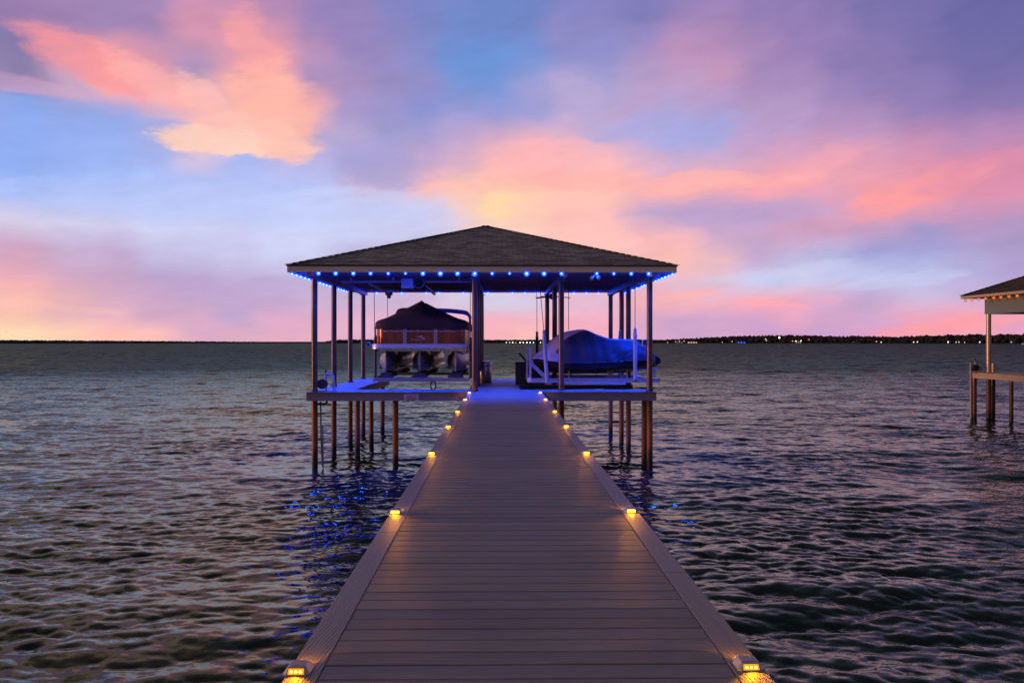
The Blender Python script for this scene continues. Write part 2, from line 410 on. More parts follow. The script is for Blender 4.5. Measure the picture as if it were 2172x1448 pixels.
def border_mat():
    m, nt, out = new_mat('embossed_border_board'); N = NT(nt)
    geo = N.n('ShaderNodeNewGeometry')
    st = N.v('MULTIPLY', geo.outputs['Position'], (1.0, 0.16, 1.0))
    wv = N.n('ShaderNodeTexWave', wave_type='RINGS', rings_direction='Z')
    N.put(wv.inputs['Vector'], st); wv.inputs['Scale'].default_value = 22.0; wv.inputs['Distortion'].default_value = 5.0
    wv.inputs['Detail'].default_value = 3.0; wv.inputs['Detail Scale'].default_value = 1.5
    nz = N.noise(N.v('MULTIPLY', geo.outputs['Position'], (40, 2.0, 40)), 1.0, 4.0, 0.6)
    col = N.v('SCALE', (0.21, 0.178, 0.168), scale=N.m('MULTIPLY', N.mr(nz.outputs['Fac'], 0.3, 0.7, 0.88, 1.12), N.mr(wv.outputs['Fac'], 0, 1, 0.94, 1.05)))
    b = N.n('ShaderNodeBsdfPrincipled'); N.put(b.inputs['Base Color'], col); b.inputs['Roughness'].default_value = 0.5
    bp = N.n('ShaderNodeBump'); bp.inputs['Strength'].default_value = 0.5; bp.inputs['Distance'].default_value = 0.003
    nt.links.new(wv.outputs['Fac'], bp.inputs['Height']); nt.links.new(bp.outputs[0], b.inputs['Normal'])
    nt.links.new(b.outputs[0], out.inputs[0])
    return m
M['border'] = border_mat()
M['fascia'] = surf('deck_fascia_board', (0.21, 0.16, 0.145), 0.55, var=0.12, vscale=3, stretch=(0.6, 0.6, 6), bump=0.2)
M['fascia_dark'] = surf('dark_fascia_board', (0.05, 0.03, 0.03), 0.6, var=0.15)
M['trim'] = surf('eave_trim_paint', (0.70, 0.61, 0.63), 0.45, var=0.10, vscale=2, stretch=(0.5, 0.5, 4))
M['drip'] = surf('dark_drip_edge', (0.02, 0.016, 0.016), 0.4)
M['ceiling'] = surf('ceiling_boards', (0.75, 0.42, 0.42), 0.35, var=0.3, vscale=4, stretch=(0.4, 5, 1), bump=0.2, bscale=10)
M['timber'] = surf('dark_joist_timber', (0.40, 0.20, 0.19), 0.4, var=0.25, vscale=3)
M['lake_steel'] = surf('galvanised_steel', (0.66, 0.60, 0.60), 0.4, 0.5, var=0.15, vscale=5, rvar=0.1)
M['alu'] = surf('aluminium', (0.62, 0.60, 0.60), 0.28, 1.0, var=0.10, vscale=4, rvar=0.08)
M['alu_paint'] = surf('pale_aluminium', (0.55, 0.52, 0.54), 0.4, 0.3, var=0.08)
M['white_frame'] = surf('weathered_white_frame', (0.36, 0.28, 0.26), 0.45, 0.1, var=0.12)
M['pvc'] = surf('white_plastic_pipe', (0.28, 0.27, 0.30), 0.4, var=0.08)
M['black'] = surf('black_rubber', (0.012, 0.011, 0.013), 0.45)
M['dark_plastic'] = surf('dark_plastic', (0.03, 0.02, 0.026), 0.5, var=0.15, vscale=8)
M['canvas'] = surf('dark_mooring_canvas', (0.062, 0.030, 0.025), 0.8, var=0.2, vscale=3, bump=0.4, bscale=9)
M['blue_lit_canvas'] = surf('blue_lit_canvas', (0.12, 0.18, 0.75), 0.75, var=0.1, bump=0.2)  # blue bulb light on the bimini is put into the canvas colour
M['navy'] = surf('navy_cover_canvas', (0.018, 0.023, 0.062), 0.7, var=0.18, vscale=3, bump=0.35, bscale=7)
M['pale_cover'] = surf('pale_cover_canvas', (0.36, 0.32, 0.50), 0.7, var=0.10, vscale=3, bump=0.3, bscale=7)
M['hull'] = surf('dark_hull', (0.018, 0.013, 0.015), 0.3, var=0.1)
M['bronze'] = surf('bronze_fence_panel', (0.34, 0.095, 0.05), 0.26, 0.55, var=0.25, vscale=3, stretch=(3, 3, 0.4), rvar=0.08)
M['deck_alu'] = surf('boat_deck_edge', (0.62, 0.55, 0.60), 0.35, 0.1, var=0.06)
M['tube'] = surf('brushed_pontoon', (0.33, 0.29, 0.27), 0.36, 0.75, var=0.2, vscale=2.5, rvar=0.1)
M['bunk'] = surf('bunk_carpet', (0.05, 0.03, 0.028), 0.85, var=0.2)
M['rustbeam'] = surf('lift_beam', (0.30, 0.20, 0.17), 0.45, 0.4, var=0.2, vscale=4)
M['sign'] = surf('faded_sign', (0.52, 0.36, 0.37), 0.5, var=0.12, vscale=9)
M['sign_red'] = surf('sign_red_ink', (0.20, 0.025, 0.035), 0.6)
M['sign_ink'] = surf('sign_dark_ink', (0.17, 0.06, 0.07), 0.6)
M['logo'] = surf('silver_lettering', (0.75, 0.62, 0.62), 0.3, 0.2, var=0.03)
M['bin'] = surf('brushed_bin_steel', (0.34, 0.27, 0.28), 0.3, 0.9, var=0.12, vscale=3, stretch=(4, 4, 0.3))
M['housing'] = surf('cast_metal_housing', (0.46, 0.38, 0.36), 0.38, 0.55, var=0.12, vscale=40, bump=0.15, bscale=120)
M['solar'] = surf('solar_panel_top', (0.20, 0.17, 0.17), 0.18, 0.2)
M['wire'] = surf('steel_cable', (0.14, 0.11, 0.10), 0.5, 0.6)
M['box'] = surf('outlet_box_plastic', (0.50, 0.46, 0.48), 0.5)
M['amber_lens'] = glow('amber_lens', (1.0, 0.36, 0.008), 1.3)
M['amber_lens_bright'] = glow('bright_amber_lens', (1.0, 0.42, 0.015), 9.0)
M['amber_led'] = glow('amber_led', (1.0, 0.56, 0.10), 4.5)
M['blue_core'] = glow('blue_led_core', (0.30, 0.62, 1.0), 7.0)
M['orange_core'] = glow('orange_filament', (1.0, 0.30, 0.08), 2.4)
def globe(name, col, strength, tr):
    m, nt, out = new_mat(name); N = NT(nt)
    e = N.n('ShaderNodeEmission'); e.inputs[0].default_value = (*col, 1); e.inputs[1].default_value = strength
    t = N.n('ShaderNodeBsdfTransparent'); mx = N.n('ShaderNodeMixShader'); mx.inputs[0].default_value = tr
    nt.links.new(e.outputs[0], mx.inputs[1]); nt.links.new(t.outputs[0], mx.inputs[2]); nt.links.new(mx.outputs[0], out.inputs[0])
    return m
M['blue_globe'] = globe('frosted_blue_globe', (0.001, 0.014, 1.0), 34.0, 0.55)
M['orange_globe'] = globe('frosted_orange_globe', (1.0, 0.14, 0.02), 0.7, 0.45)
def pile_mat(name, up, down, zsplit, band):
    m, nt, out = new_mat(name); N = NT(nt)
    geo = N.n('ShaderNodeNewGeometry'); sp = N.n('ShaderNodeSeparateXYZ'); nt.links.new(geo.outputs['Position'], sp.inputs[0])
    nz = N.noise(N.v('MULTIPLY', geo.outputs['Position'], (6, 6, 1.2)), 1.0, 6.0, 0.65)
    z = N.m('ADD', sp.outputs[2], N.m('MULTIPLY', N.m('SUBTRACT', nz.outputs['Fac'], 0.5), 1.6))
    k = N.mr(z, zsplit - band, zsplit + band)
    f = N.mr(nz.outputs['Fac'], 0.25, 0.75, 0.7, 1.3)
    col = N.v('SCALE', N.mix(k, down, up), scale=f)
    wet = N.mr(z, 0.15, 0.5)
    col = N.mix(wet, (0.012, 0.008, 0.007), col)
    b = N.n('ShaderNodeBsdfPrincipled'); N.put(b.inputs['Base Color'], col)
    N.put(b.inputs['Roughness'], N.mr(k, 0, 1, 0.55, 0.32)); b.inputs['Metallic'].default_value = 0.25
    bp = N.n('ShaderNodeBump'); bp.inputs['Strength'].default_value = 0.25; bp.inputs['Distance'].default_value = 0.01
    nt.links.new(nz.outputs['Fac'], bp.inputs['Height']); nt.links.new(bp.outputs[0], b.inputs['Normal'])
    nt.links.new(b.outputs[0], out.inputs[0])
    return m
M['pile'] = pile_mat('painted_pipe_pile', (0.10, 0.042, 0.026), (0.27, 0.095, 0.05), 1.75, 0.35)
M['pale_pile'] = pile_mat('weathered_pale_post', (0.48, 0.36, 0.30), (0.13, 0.06, 0.045), 1.9, 0.2)
def shingle_mat(name, base):
    m, nt, out = new_mat(name); N = NT(nt)
    uv = N.n('ShaderNodeTexCoord')
    br = N.n('ShaderNodeTexBrick'); nt.links.new(uv.outputs['UV'], br.inputs['Vector'])
    br.inputs['Scale'].default_value = 1.0; br.inputs['Brick Width'].default_value = 0.30; br.inputs['Row Height'].default_value = 0.145
    br.inputs['Mortar Size'].default_value = 0.006; br.inputs['Bias'].default_value = -0.1
    br.inputs['Color1'].default_value = (*[c * 0.68 for c in base], 1); br.inputs['Color2'].default_value = (*[c * 1.42 for c in base], 1)
    br.inputs['Mortar'].default_value = (*[c * 0.25 for c in base], 1)
    nz = N.noise(uv.outputs['UV'], 1.1, 5.0, 0.65); n2 = N.noise(uv.outputs['UV'], 9.0, 3.0, 0.7)
    f = N.m('MULTIPLY', N.mr(nz.outputs['Fac'], 0.3, 0.7, 0.8, 1.2), N.mr(n2.outputs['Fac'], 0.3, 0.7, 0.75, 1.25))
    b = N.n('ShaderNodeBsdfPrincipled'); N.put(b.inputs['Base Color'], N.v('SCALE', br.outputs['Color'], scale=f)); b.inputs['Roughness'].default_value = 0.85
    nt.links.new(b.outputs[0], out.inputs[0])
    return m
M['shingle'] = shingle_mat('asphalt_shingles', (0.26, 0.24, 0.275))
M['shingle_brown'] = shingle_mat('brown_shingles', (0.055, 0.030, 0.022))

# ------------------------------------------------------------------ water
def spectrum_tile(n, L, lam_p, lam_min, lam_max, spread, head, rms_slope, seed):
    rg = np.random.default_rng(seed)
    k1 = np.fft.fftfreq(n, L / n) * 2 * np.pi
    kx, ky = np.meshgrid(k1, k1, indexing='ij'); k = np.hypot(kx, ky); k[0, 0] = 1e-9
    kp = 2 * np.pi / lam_p
    th = np.arctan2(ky, kx) - head
    D = np.abs(np.cos(th)) ** spread + 0.05
    S = k ** -4.0 * np.exp(-1.25 * (kp / k) ** 2) * D
    S *= np.exp(-(k * lam_min / (2 * np.pi)) ** 4) * (1 - np.exp(-(k * lam_max / (2 * np.pi)) ** 4))
    S[0, 0] = 0
    A = np.sqrt(S) * (rg.normal(size=(n, n)) + 1j * rg.normal(size=(n, n)))
    h = np.real(np.fft.ifft2(A)); H = np.fft.fft2(h)
    sx = np.real(np.fft.ifft2(1j * kx * H)); sy = np.real(np.fft.ifft2(1j * ky * H))
    g = rms_slope / math.sqrt((sx ** 2 + sy ** 2).mean())
    dx = np.real(np.fft.ifft2(-1j * kx / k * H)) * g; dy = np.real(np.fft.ifft2(-1j * ky / k * H)) * g
    return h * g, dx, dy, L
def sample(tile, x, y, rot=0.0):
    h, dx, dy, L = tile; n = h.shape[0]
    c, s = math.cos(rot), math.sin(rot)
    u = ((c * x + s * y) / L % 1.0) * n; v = ((-s * x + c * y) / L % 1.0) * n
    i0 = np.floor(u).astype(int) % n; j0 = np.floor(v).astype(int) % n; i1 = (i0 + 1) % n; j1 = (j0 + 1) % n
    fu, fv = u - np.floor(u), v - np.floor(v)
    def bil(a): return (a[i0, j0] * (1 - fu) * (1 - fv) + a[i1, j0] * fu * (1 - fv) + a[i0, j1] * (1 - fu) * fv + a[i1, j1] * fu * fv)
    H, X, Y = bil(h), bil(dx), bil(dy)
    return H, c * X - s * Y, s * X + c * Y
T1 = spectrum_tile(1024, 57.0, 1.6, 0.20, 6.0, 5.0, R(85), 0.125, 3)
T3 = spectrum_tile(256, 143.0, 7.0, 2.2, 30.0, 3.0, R(76), 0.050, 9)
T2 = spectrum_tile(512, 14.3, 0.46, 0.085, 0.9, 3.6, R(97), 0.165, 5)
rr = [0.6]
while rr[-1] < 12000:
    r = rr[-1]
    if r < 6: d = 0.25
    elif r < 14: d = 0.036
    elif r < 110: d = 0.0026 * r
    elif r < 420: d = 0.007 * r
    else: d = 0.06 * r
    rr.append(r + d)
rr = np.array(rr)
th = [-math.pi]
while th[-1] < math.pi:
    a = abs(th[-1])
    st = 0.0030 if a < 0.66 else (0.012 if a < 0.85 else 0.06)
    th.append(th[-1] + st)
th = np.array(th[:-1])
TH, RR = np.meshgrid(th, rr, indexing='ij')
gx, gy = RR * np.sin(TH), RR * np.cos(TH)
h1, x1, y1 = sample(T1, gx, gy, 0.06); h2, x2, y2 = sample(T2, gx, gy, -0.2)
h3 = sample(T3, gx, gy, 0.0)[0]
gust = sample(T1, gx / 9.0, gy / 9.0, 0.9)[0]; gust = 1.0 + 0.5 * np.clip(gust / (gust.std() + 1e-9), -1.5, 1.5) / 1.5
wide = np.abs(TH) > 0.8
amp = np.clip((400 - RR) / 300, 0, 1) * np.clip((RR - 4.5) / 2.0, 0, 1) * np.where(wide, 0.5, 1.0)
amp2 = np.clip((75 - RR) / 45, 0, 1) * np.clip((RR - 5.5) / 1.5, 0, 1) * np.where(wide, 0.0, 1.0) * gust
X = gx + (1.25 * x1 * amp + 1.0 * x2 * amp2); Y = gy + (1.25 * y1 * amp + 1.0 * y2 * amp2); Z = (h1 * (0.6 + 0.4 * gust) + h3) * amp + h2 * amp2
na, nr = TH.shape
verts = np.stack([X, Y, Z], -1).reshape(-1, 3)
ii = np.arange(na)[:, None]; jj = np.arange(nr - 1)[None, :]
i2 = (ii + 1) % na
q = np.stack([i2 * nr + jj, i2 * nr + jj + 1, ii * nr + jj + 1 + 0 * i2, ii * nr + jj + 0 * i2], -1).reshape(-1, 4)
cen = len(verts)
verts = np.vstack([verts, [[0, 0, 0]]])
tri = np.stack([np.full(na, cen), ((np.arange(na) + 1) % na) * nr, np.arange(na) * nr], -1)
me = bpy.data.meshes.new('water')
me.vertices.add(len(verts)); me.vertices.foreach_set('co', verts.astype(np.float32).ravel())
loops = np.concatenate([q.ravel(), tri.ravel()]).astype(np.int32)
starts = np.concatenate([np.arange(len(q)) * 4, len(q) * 4 + np.arange(len(tri)) * 3]).astype(np.int32)
me.loops.add(len(loops)); me.loops.foreach_set('vertex_index', loops)
me.polygons.add(len(starts)); me.polygons.foreach_set('loop_start', starts)
me.polygons.foreach_set('use_smooth', [True] * len(starts))
me.update(calc_edges=True); me.validate()
wat = bpy.data.objects.new('water', me); COL.objects.link(wat)
tag(wat, kind='structure')
m, nt, out = new_mat('lake_water'); N = NT(nt)
geo = N.n('ShaderNodeNewGeometry')
pos = geo.outputs['Position']
dist = N.v('LENGTH', N.v('MULTIPLY', pos, (1, 1, 0)))
def slope(scale, stretch, off):
    n_ = N.noise(N.v('ADD', N.v('MULTIPLY', pos, stretch), off), scale, 3.0, 0.55)
    return N.v('MULTIPLY', N.v('SUBTRACT', n_.outputs['Color'], (0.5, 0.5, 0.5)), (0.8, 1.25, 0.0))
far2 = slope(0.16, (0.35, 1.0, 0.0), (8, 2, 0))
near = slope(9.0, (0.55, 1.0, 1.0), (3, 9, 0))
rip = slope(28.0, (0.7, 1.0, 1.0), (1, 2, 0))
far = slope(0.9, (0.45, 1.0, 0.0), (5, 1, 0))
k_far = N.mr(dist, 40.0, 220.0, 0.0, 1.35)
k_far2 = N.mr(dist, 60.0, 300.0, 0.0, 0.9)
k_near = N.mr(dist, 10.0, 70.0, 0.14, 0.55)
pert = N.v('ADD', N.v('ADD', N.v('SCALE', near, scale=k_near), N.v('SCALE', rip, scale=0.12)), N.v('ADD', N.v('SCALE', far, scale=k_far), N.v('SCALE', far2, scale=k_far2)))
nrm = N.v('NORMALIZE', N.v('ADD', geo.outputs['Normal'], pert))
wn = N.noise(N.v('MULTIPLY', pos, (0.02, 0.05, 0)), 1.0, 3.0, 0.5)
body = N.n('ShaderNodeBsdfDiffuse'); N.put(body.inputs['Color'], N.mix(N.mr(wn.outputs['Fac'], 0.35, 0.65), (0.010, 0.014, 0.020), (0.014, 0.016, 0.021)))
gl = N.n('ShaderNodeBsdfGlossy'); N.put(gl.inputs['Color'], N.mix(N.mr(dist, 15.0, 120.0), (0.84, 0.93, 0.76), (0.62, 0.92, 0.86)))
N.put(gl.inputs['Roughness'], N.mr(dist, 20.0, 300.0, 0.04, 0.10))
nt.links.new(nrm, gl.inputs['Normal']); nt.links.new(nrm, body.inputs['Normal'])
fr = N.n('ShaderNodeFresnel'); fr.inputs['IOR'].default_value = 1.44; nt.links.new(nrm, fr.inputs['Normal'])
# ripples and turbidity cap reflectance; far reflections are dimmed and tinted by hand with distance
fac = N.m('MINIMUM', N.m('MULTIPLY', fr.outputs[0], N.mr(dist, 9.0, 110.0, 1.1, 0.19)), 0.6)
mx = N.n('ShaderNodeMixShader'); nt.links.new(fac, mx.inputs[0]); nt.links.new(body.outputs[0], mx.inputs[1]); nt.links.new(gl.outputs[0], mx.inputs[2])
nt.links.new(mx.outputs[0], out.inputs[0])
me.materials.append(m)
lb = MB(); lb.add([(-13000, -13000, -6), (13000, -13000, -6), (13000, 13000, -6), (-13000, 13000, -6)], [(0, 1, 2, 3)])
tag(lb.build('lake_bed', surf('lake_mud', (0.02, 0.017, 0.014), 0.9)), kind='structure')

# ------------------------------------------------------------------ dock walkway
W0, W1 = -0.907, 1.130          # outer edges
BW = 0.142                      # border board width
PITCH, PH = 0.1452, 3.3325
dock = thing('dock_walkway', (0, 0, DECK), 'long grey composite dock walkway leading out to the boathouse', 'dock')
b = MB()
k0 = int(math.floor((-6.0 - PH) / PITCH)); k1 = int((30.2 - PH) / PITCH)
for k in range(k0, k1):
    y0 = PH + k * PITCH
    xr = W1 - BW - 0.004; xl = W0 + BW + 0.004
    if y0 > 22.3: xl, xr = -0.90, 0.54
    if 22.1 < y0 <= 22.3: continue
    wob = random.uniform(-0.0012, 0.0012)
    b.bev((xl, y0 + 0.0045, DECK - 0.026 + wob), (xr, y0 + PITCH - 0.0045, DECK - 0.001 + wob), 0.0035)
b.build('decking', M['deck_x'], dock)
for side in (0, 1):
    b = MB()
    xa, xb = (W0, W0 + BW) if side == 0 else (W1 - BW, W1)
    ys = [-6.0, -2.4, 1.2, 4.85, 8.42, 12.0, 15.6, 19.2, 22.14]
    if side == 0: ys = [-6.0, -3.3, 0.35, 2.0, 5.9, 9.6, 13.2, 16.9, 20.4, 22.14]
    for a, c in zip(ys[:-1], ys[1:]):
        b.bev((xa, a + 0.0015, DECK - 0.026), (xb, c - 0.0015, DECK), 0.005)
    b.build('border_board', M['border'], dock)
    b = MB(); xs = W0 + 0.012 if side == 0 else W1 - 0.052
    b.box((xs, -6, DECK - 0.29), (xs + 0.04, 22.14, DECK - 0.028)); b.build('skirt_board', M['fascia'], dock)
b = MB()
for x in (-0.4, 0.1, 0.6): b.box((x, -6, DECK - 0.26), (x + 0.045, 22.0, DECK - 0.03))
b.build('joist', M['timber'], dock)
for y in (-4, 1.5, 7.0, 12.5, 17.8):
    b = MB()
    b.box((W0 + 0.06, y - 0.07, DECK - 0.42), (W1 - 0.06, y + 0.07, DECK - 0.293)); b.build('cross_beam', M['timber'], dock)
    for x in (-0.62, 0.84):
        b = MB(); b.tube([(x, y, -2.5), (x, y, DECK - 0.425)], 0.08, 16); b.build('pile', M['pile'], dock, smooth=True)

# ------------------------------------------------------------------ solar dock lights
def make_dock_light():
    r = thing('dock_light', (0, 0, 0), 'x', 'dock light', 'amber solar lights along the dock edges')
    b = MB()
    # cast body: trapezoid seen end on, sloped faces front and back
    w, w2, d, d2, h = 0.056, 0.036, 0.052, 0.034, 0.034
    n = 8
    def ring(hx, hy, z, c):
        return [(-hx + c, -hy, z), (hx - c, -hy, z), (hx, -hy + c, z), (hx, hy - c, z), (hx - c, hy, z), (-hx + c, hy, z), (-hx, hy - c, z), (-hx, -hy + c, z)]
    b.loft([ring(w, d, 0.0, 0.014), ring(w, d, 0.007, 0.014), ring(w2 + 0.004, d2 + 0.004, h - 0.004, 0.006), ring(w2, d2, h, 0.006)])
    hs = b.build('housing', M['housing'], r)
    b = MB(); b.box((-0.029, -0.027, h), (0.029, 0.027, h + 0.0015)); b.build('solar_panel', M['solar'], r)
    for sgn in (-1, 1):
        b = MB()
        y = sgn * 0.0495; t = sgn * 0.003
        b.add([(-0.034, y + t, 0.007), (0.034, y + t, 0.007), (0.031, y - sgn * 0.008 + t, 0.027), (-0.031, y - sgn * 0.008 + t, 0.027),
               (-0.034, y - sgn * 0.012, 0.007), (0.034, y - sgn * 0.012, 0.007), (0.031, y - sgn * 0.02, 0.027), (-0.031, y - sgn * 0.02, 0.027)],
              [(0, 1, 2, 3), (4, 7, 6, 5), (0, 4, 5, 1), (1, 5, 6, 2), (2, 6, 7, 3), (3, 7, 4, 0)])
        ln = b.build('lens', M['amber_lens'], r)
        for x in (-0.019, 0.0, 0.019):
            b = MB(); b.lathe([(0.0062, 0.0), (0.0062, 0.002), (0.003, 0.0035)], (x, 0, 0), 10, 'y')
            for i, v in enumerate(b.v): b.v[i] = (v[0], (y + t - sgn * 0.0042) + sgn * v[1], v[2] + 0.0165)
            b.build('led', M['amber_led'], ln, smooth=True)
        l = bpy.data.lights.new('dock_light_lamp', 'SPOT'); l.energy = 3.2 if sgn < 0 else 1.2; l.spot_size = R(116); l.spot_blend = 0.5; l.color = (1.0, 0.33, 0.006); l.shadow_soft_size = 0.012
        lo = bpy.data.objects.new('dock_light_lamp', l); COL.objects.link(lo); lo.parent = r; lo.location = (0, sgn * 0.056, 0.034); lo.rotation_euler = (sgn * R(66), 0, 0)
    return r
STRONG = {}
LYS = [3.42, 6.56, 9.98, 13.1, 15.9, 19.2, 21.75]
proto = make_dock_light()
first = True
for side, x in (('left', -0.861), ('right', 1.063)):
    for i, y in enumerate(LYS):
        o = proto if first else copy_tree(proto); first = False
        o.location = (x, y + (0.02 if side == 'right' else 0), DECK)
        if i >= 1:
            for ch in o.children:
                if ch.type == 'LIGHT':
                    key = ch.data.name + '_strong'
                    if key not in STRONG:
                        STRONG[key] = ch.data.copy(); STRONG[key].energy *= 3.2
                    ch.data = STRONG[key]
                elif ch.name.startswith('lens'):
                    if ch.data.name not in STRONG:
                        STRONG[ch.data.name] = ch.data.copy(); STRONG[ch.data.name].materials[0] = M['amber_lens_bright']
                    ch.data = STRONG[ch.data.name]
        where = 'nearest the camera' if i == 0 else ('beside the boathouse corner' if i == 6 else f'{ORD[i]} from the camera')
        o['label'] = f'glowing amber dock light on the {side} border board, {where}'

# ------------------------------------------------------------------ boathouse
EY0, EY1, EX0, EX1 = 21.8, 30.9, -5.80, 4.79
EZ0, EZ1 = 5.42, 5.60
AP = Vector((-0.505, 26.35, 7.325))
bh = thing('boathouse', (-0.5, 26.35, 0), 'open two-slip boathouse with dark hip roof on steel pipe piles', 'boathouse')
def hip_roof(parent, x0, x1, y0, y1, z, apex, mat, name='roof'):
    me_v, me_f, uvs = [], [], []
    cs = [Vector((x0, y0, z)), Vector((x1, y0, z)), Vector((x1, y1, z)), Vector((x0, y1, z))]
    for i in range(4):
        a, c = cs[i], cs[(i + 1) % 4]
        mid = (a + c) / 2; foot = a + (c - a) * ((apex - a).dot((c - a)) / (c - a).length_squared)
        L = (c - a).length; S = (apex - foot).length
        nrm = (c - a).cross(apex - a).normalized()
        if nrm.z < 0: nrm = -nrm
        nrow = int(S / 0.145)
        def pt(t, s, lift): return a + (apex - a) * s + ((c - a) * (1 - s)) * t + nrm * lift
        for rI in range(nrow):
            s0 = rI / nrow; s1 = (rI + 1) / nrow if rI < nrow - 1 else 0.9995
            o = len(me_v)
            q = [pt(0, s0, 0.012), pt(1, s0, 0.012), pt(1, s1, 0.0), pt(0, s1, 0.0), pt(0, s0, 0.0), pt(1, s0, 0.0)]
            me_v += q
            fr = (foot - a).length
            def uvp(p, s): return (((p - a).dot((c - a).normalized())), s * S)
            me_f += [(o, o + 1, o + 2, o + 3), (o + 4, o + 5, o + 1, o)]
            uvs += [uvp(q[0], s0), uvp(q[1], s0), uvp(q[2], s1), uvp(q[3], s1), uvp(q[4], s0 - 0.001), uvp(q[5], s0 - 0.001), uvp(q[1], s0), uvp(q[0], s0)]
    me = bpy.data.meshes.new(name)
    off = parent.location
    me.from_pydata([tuple(v - off) for v in me_v], [], me_f)
    ul = me.uv_layers.new(name='UVMap')
    for i, u in enumerate(uvs): ul.data[i].uv = u
    me.materials.append(mat)
    o = bpy.data.objects.new(name, me); COL.objects.link(o); o.parent = parent
    b = MB()
    for cpt in cs:
        d = apex - cpt; n = int(d.length / 0.22)
        for k in range(n):
            p0 = cpt + d * (k / n) + Vector((0, 0, 0.022)); p1 = cpt + d * ((k + 1) / n) + Vector((0, 0, 0.012))
            b.bar(p0, p1, 0.24, 0.012)
    b.build('hip_cap', mat, o)
    return o
roof = hip_roof(bh, EX0 - 0.02, EX1 + 0.02, EY0 - 0.02, EY1 + 0.02, EZ1 + 0.012, AP, M['shingle'])
b = MB()
for (lo, hi) in (((EX0 - 0.03, EY0 - 0.03, EZ1 - 0.012), (EX1 + 0.03, EY0 + 0.01, EZ1 + 0.012)), ((EX0 - 0.03, EY1 - 0.01, EZ1 - 0.012), (EX1 + 0.03, EY1 + 0.03, EZ1 + 0.012)),
                 ((EX0 - 0.03, EY0 + 0.01, EZ1 - 0.012), (EX0 + 0.01, EY1 - 0.01, EZ1 + 0.012)), ((EX1 - 0.01, EY0 + 0.01, EZ1 - 0.012), (EX1 + 0.03, EY1 - 0.01, EZ1 + 0.012))):
    b.box(lo, hi)
b.build('drip_edge', M['drip'], bh)
for (lo, hi) in (((EX0, EY0, EZ0), (EX1, EY0 + 0.03, EZ1 - 0.013)), ((EX0, EY1 - 0.03, EZ0), (EX1, EY1, EZ1 - 0.013)),
                 ((EX0, EY0 + 0.03, EZ0), (EX0 + 0.03, EY1 - 0.03, EZ1 - 0.013)), ((EX1 - 0.03, EY0 + 0.03, EZ0), (EX1, EY1 - 0.03, EZ1 - 0.013))):
    b = MB(); b.box(lo, hi); b.build('eave_fascia', M['trim'], bh)
b = MB(); zc = EZ1 - 0.03
b.box((EX0 + 0.03, EY0 + 0.03, zc), (EX1 - 0.03, EY1 - 0.03, zc + 0.012))
b.build('ceiling', M['ceiling'], bh)
b = MB()
y = EY0 + 0.5
while y < EY1 - 0.3:
    b.box((EX0 + 0.035, y, zc - 0.10), (EX1 - 0.035, y + 0.04, zc - 0.001)); y += 0.61
b.build('joist', M['timber'], bh)
for x in (-5.2, -0.74, 1.74, 4.17):
    b = MB(); b.box((x - 0.07, EY0 + 0.04, zc - 0.26), (x + 0.07, EY1 - 0.04, zc - 0.102)); b.build('roof_beam', M['timber'], bh)
ROOFP = [(-5.2, 22.42), (-5.2, 25.0), (-5.2, 27.7), (-5.2, 30.3), (-0.74, 22.45), (-0.74, 25.0), (-0.74, 27.7), (-0.74, 30.3),
         (1.74, 23.15), (1.755, 26.3), (1.735, 30.2), (4.17, 22.45), (4.12, 25.9), (4.17, 27.7), (4.16, 30.4)]
LOWP = [(-4.47, 25.0), (-4.47, 27.6), (-4.47, 30.35), (-2.96, 22.5), (4.15, 23.15), (0.4, 25.0), (0.4, 28.0)]
for (x, y) in ROOFP:
    b = MB(); top = zc - 0.262
    lean = random.uniform(-0.03, 0.03)
    b.tube([(x + lean * 0.6, y, -2.5), (x + lean * 0.3, y, 0.9), (x, y, DECK), (x - lean * 0.2, y, top - 1.2), (x, y, top)], 0.082, 20)
    b.build('pile', M['pile'], bh, smooth=True)
for (x, y) in LOWP:
    b = MB(); l = random.uniform(-0.04, 0.04)
    b.tube([(x + l, y, -2.5), (x, y, DECK - 0.245)], 0.082, 20); b.build('pile', M['pile'], bh, smooth=True)
for (x, y) in ROOFP:
    b = MB(); b.lathe([(0.083, 0.0), (0.098, 0.004), (0.098, 0.05), (0.083, 0.056)], (x, y, DECK + 0.002), 18); b.build('pile_collar', M['fascia_dark'], bh, smooth=True)
    b = MB(); b.box((x - 0.12, y - 0.10, zc - 0.285), (x + 0.12, y + 0.10, zc - 0.2625)); b.build('cap_plate', M['timber'], bh)
FX0, FX1, FY0, FY1 = -5.33, 4.27, 22.2, 23.5
def planks(b, x0, x1, y0, y1, along):
    if along == 'y':      # boards run along Y, laid side by side in X
        n = max(1, int(round((x1 - x0) / PITCH)))
        for i in range(n):
            a = x0 + (x1 - x0) * i / n; c = x0 + (x1 - x0) * (i + 1) / n
            b.bev((a + 0.003, y0, DECK - 0.027), (c - 0.003, y1, DECK - 0.002), 0.003)
    else:
        n = max(1, int(round((y1 - y0) / PITCH)))
        for i in range(n):
            a = y0 + (y1 - y0) * i / n; c = y0 + (y1 - y0) * (i + 1) / n
            b.bev((x0, a + 0.003, DECK - 0.027), (x1, c - 0.003, DECK - 0.002), 0.003)
b = MB(); planks(b, FX0, -0.904, FY0 + 0.004, FY1, 'y'); b.build('front_decking', M['deck_y'], bh)
b = MB(); planks(b, 0.544, FX1, FY0 + 0.004, FY1, 'y'); b.build('front_decking', M['deck_y'], bh)
b = MB(); planks(b, -0.904, 0.54, FY0 - 0.05, FY0 + 0.06, 'x'); b.build('threshold_board', M['deck_x'], bh)
b = MB(); planks(b, FX0, -4.29, FY1 + 0.003, 30.6, 'x'); b.build('finger_decking', M['deck_x'], bh)
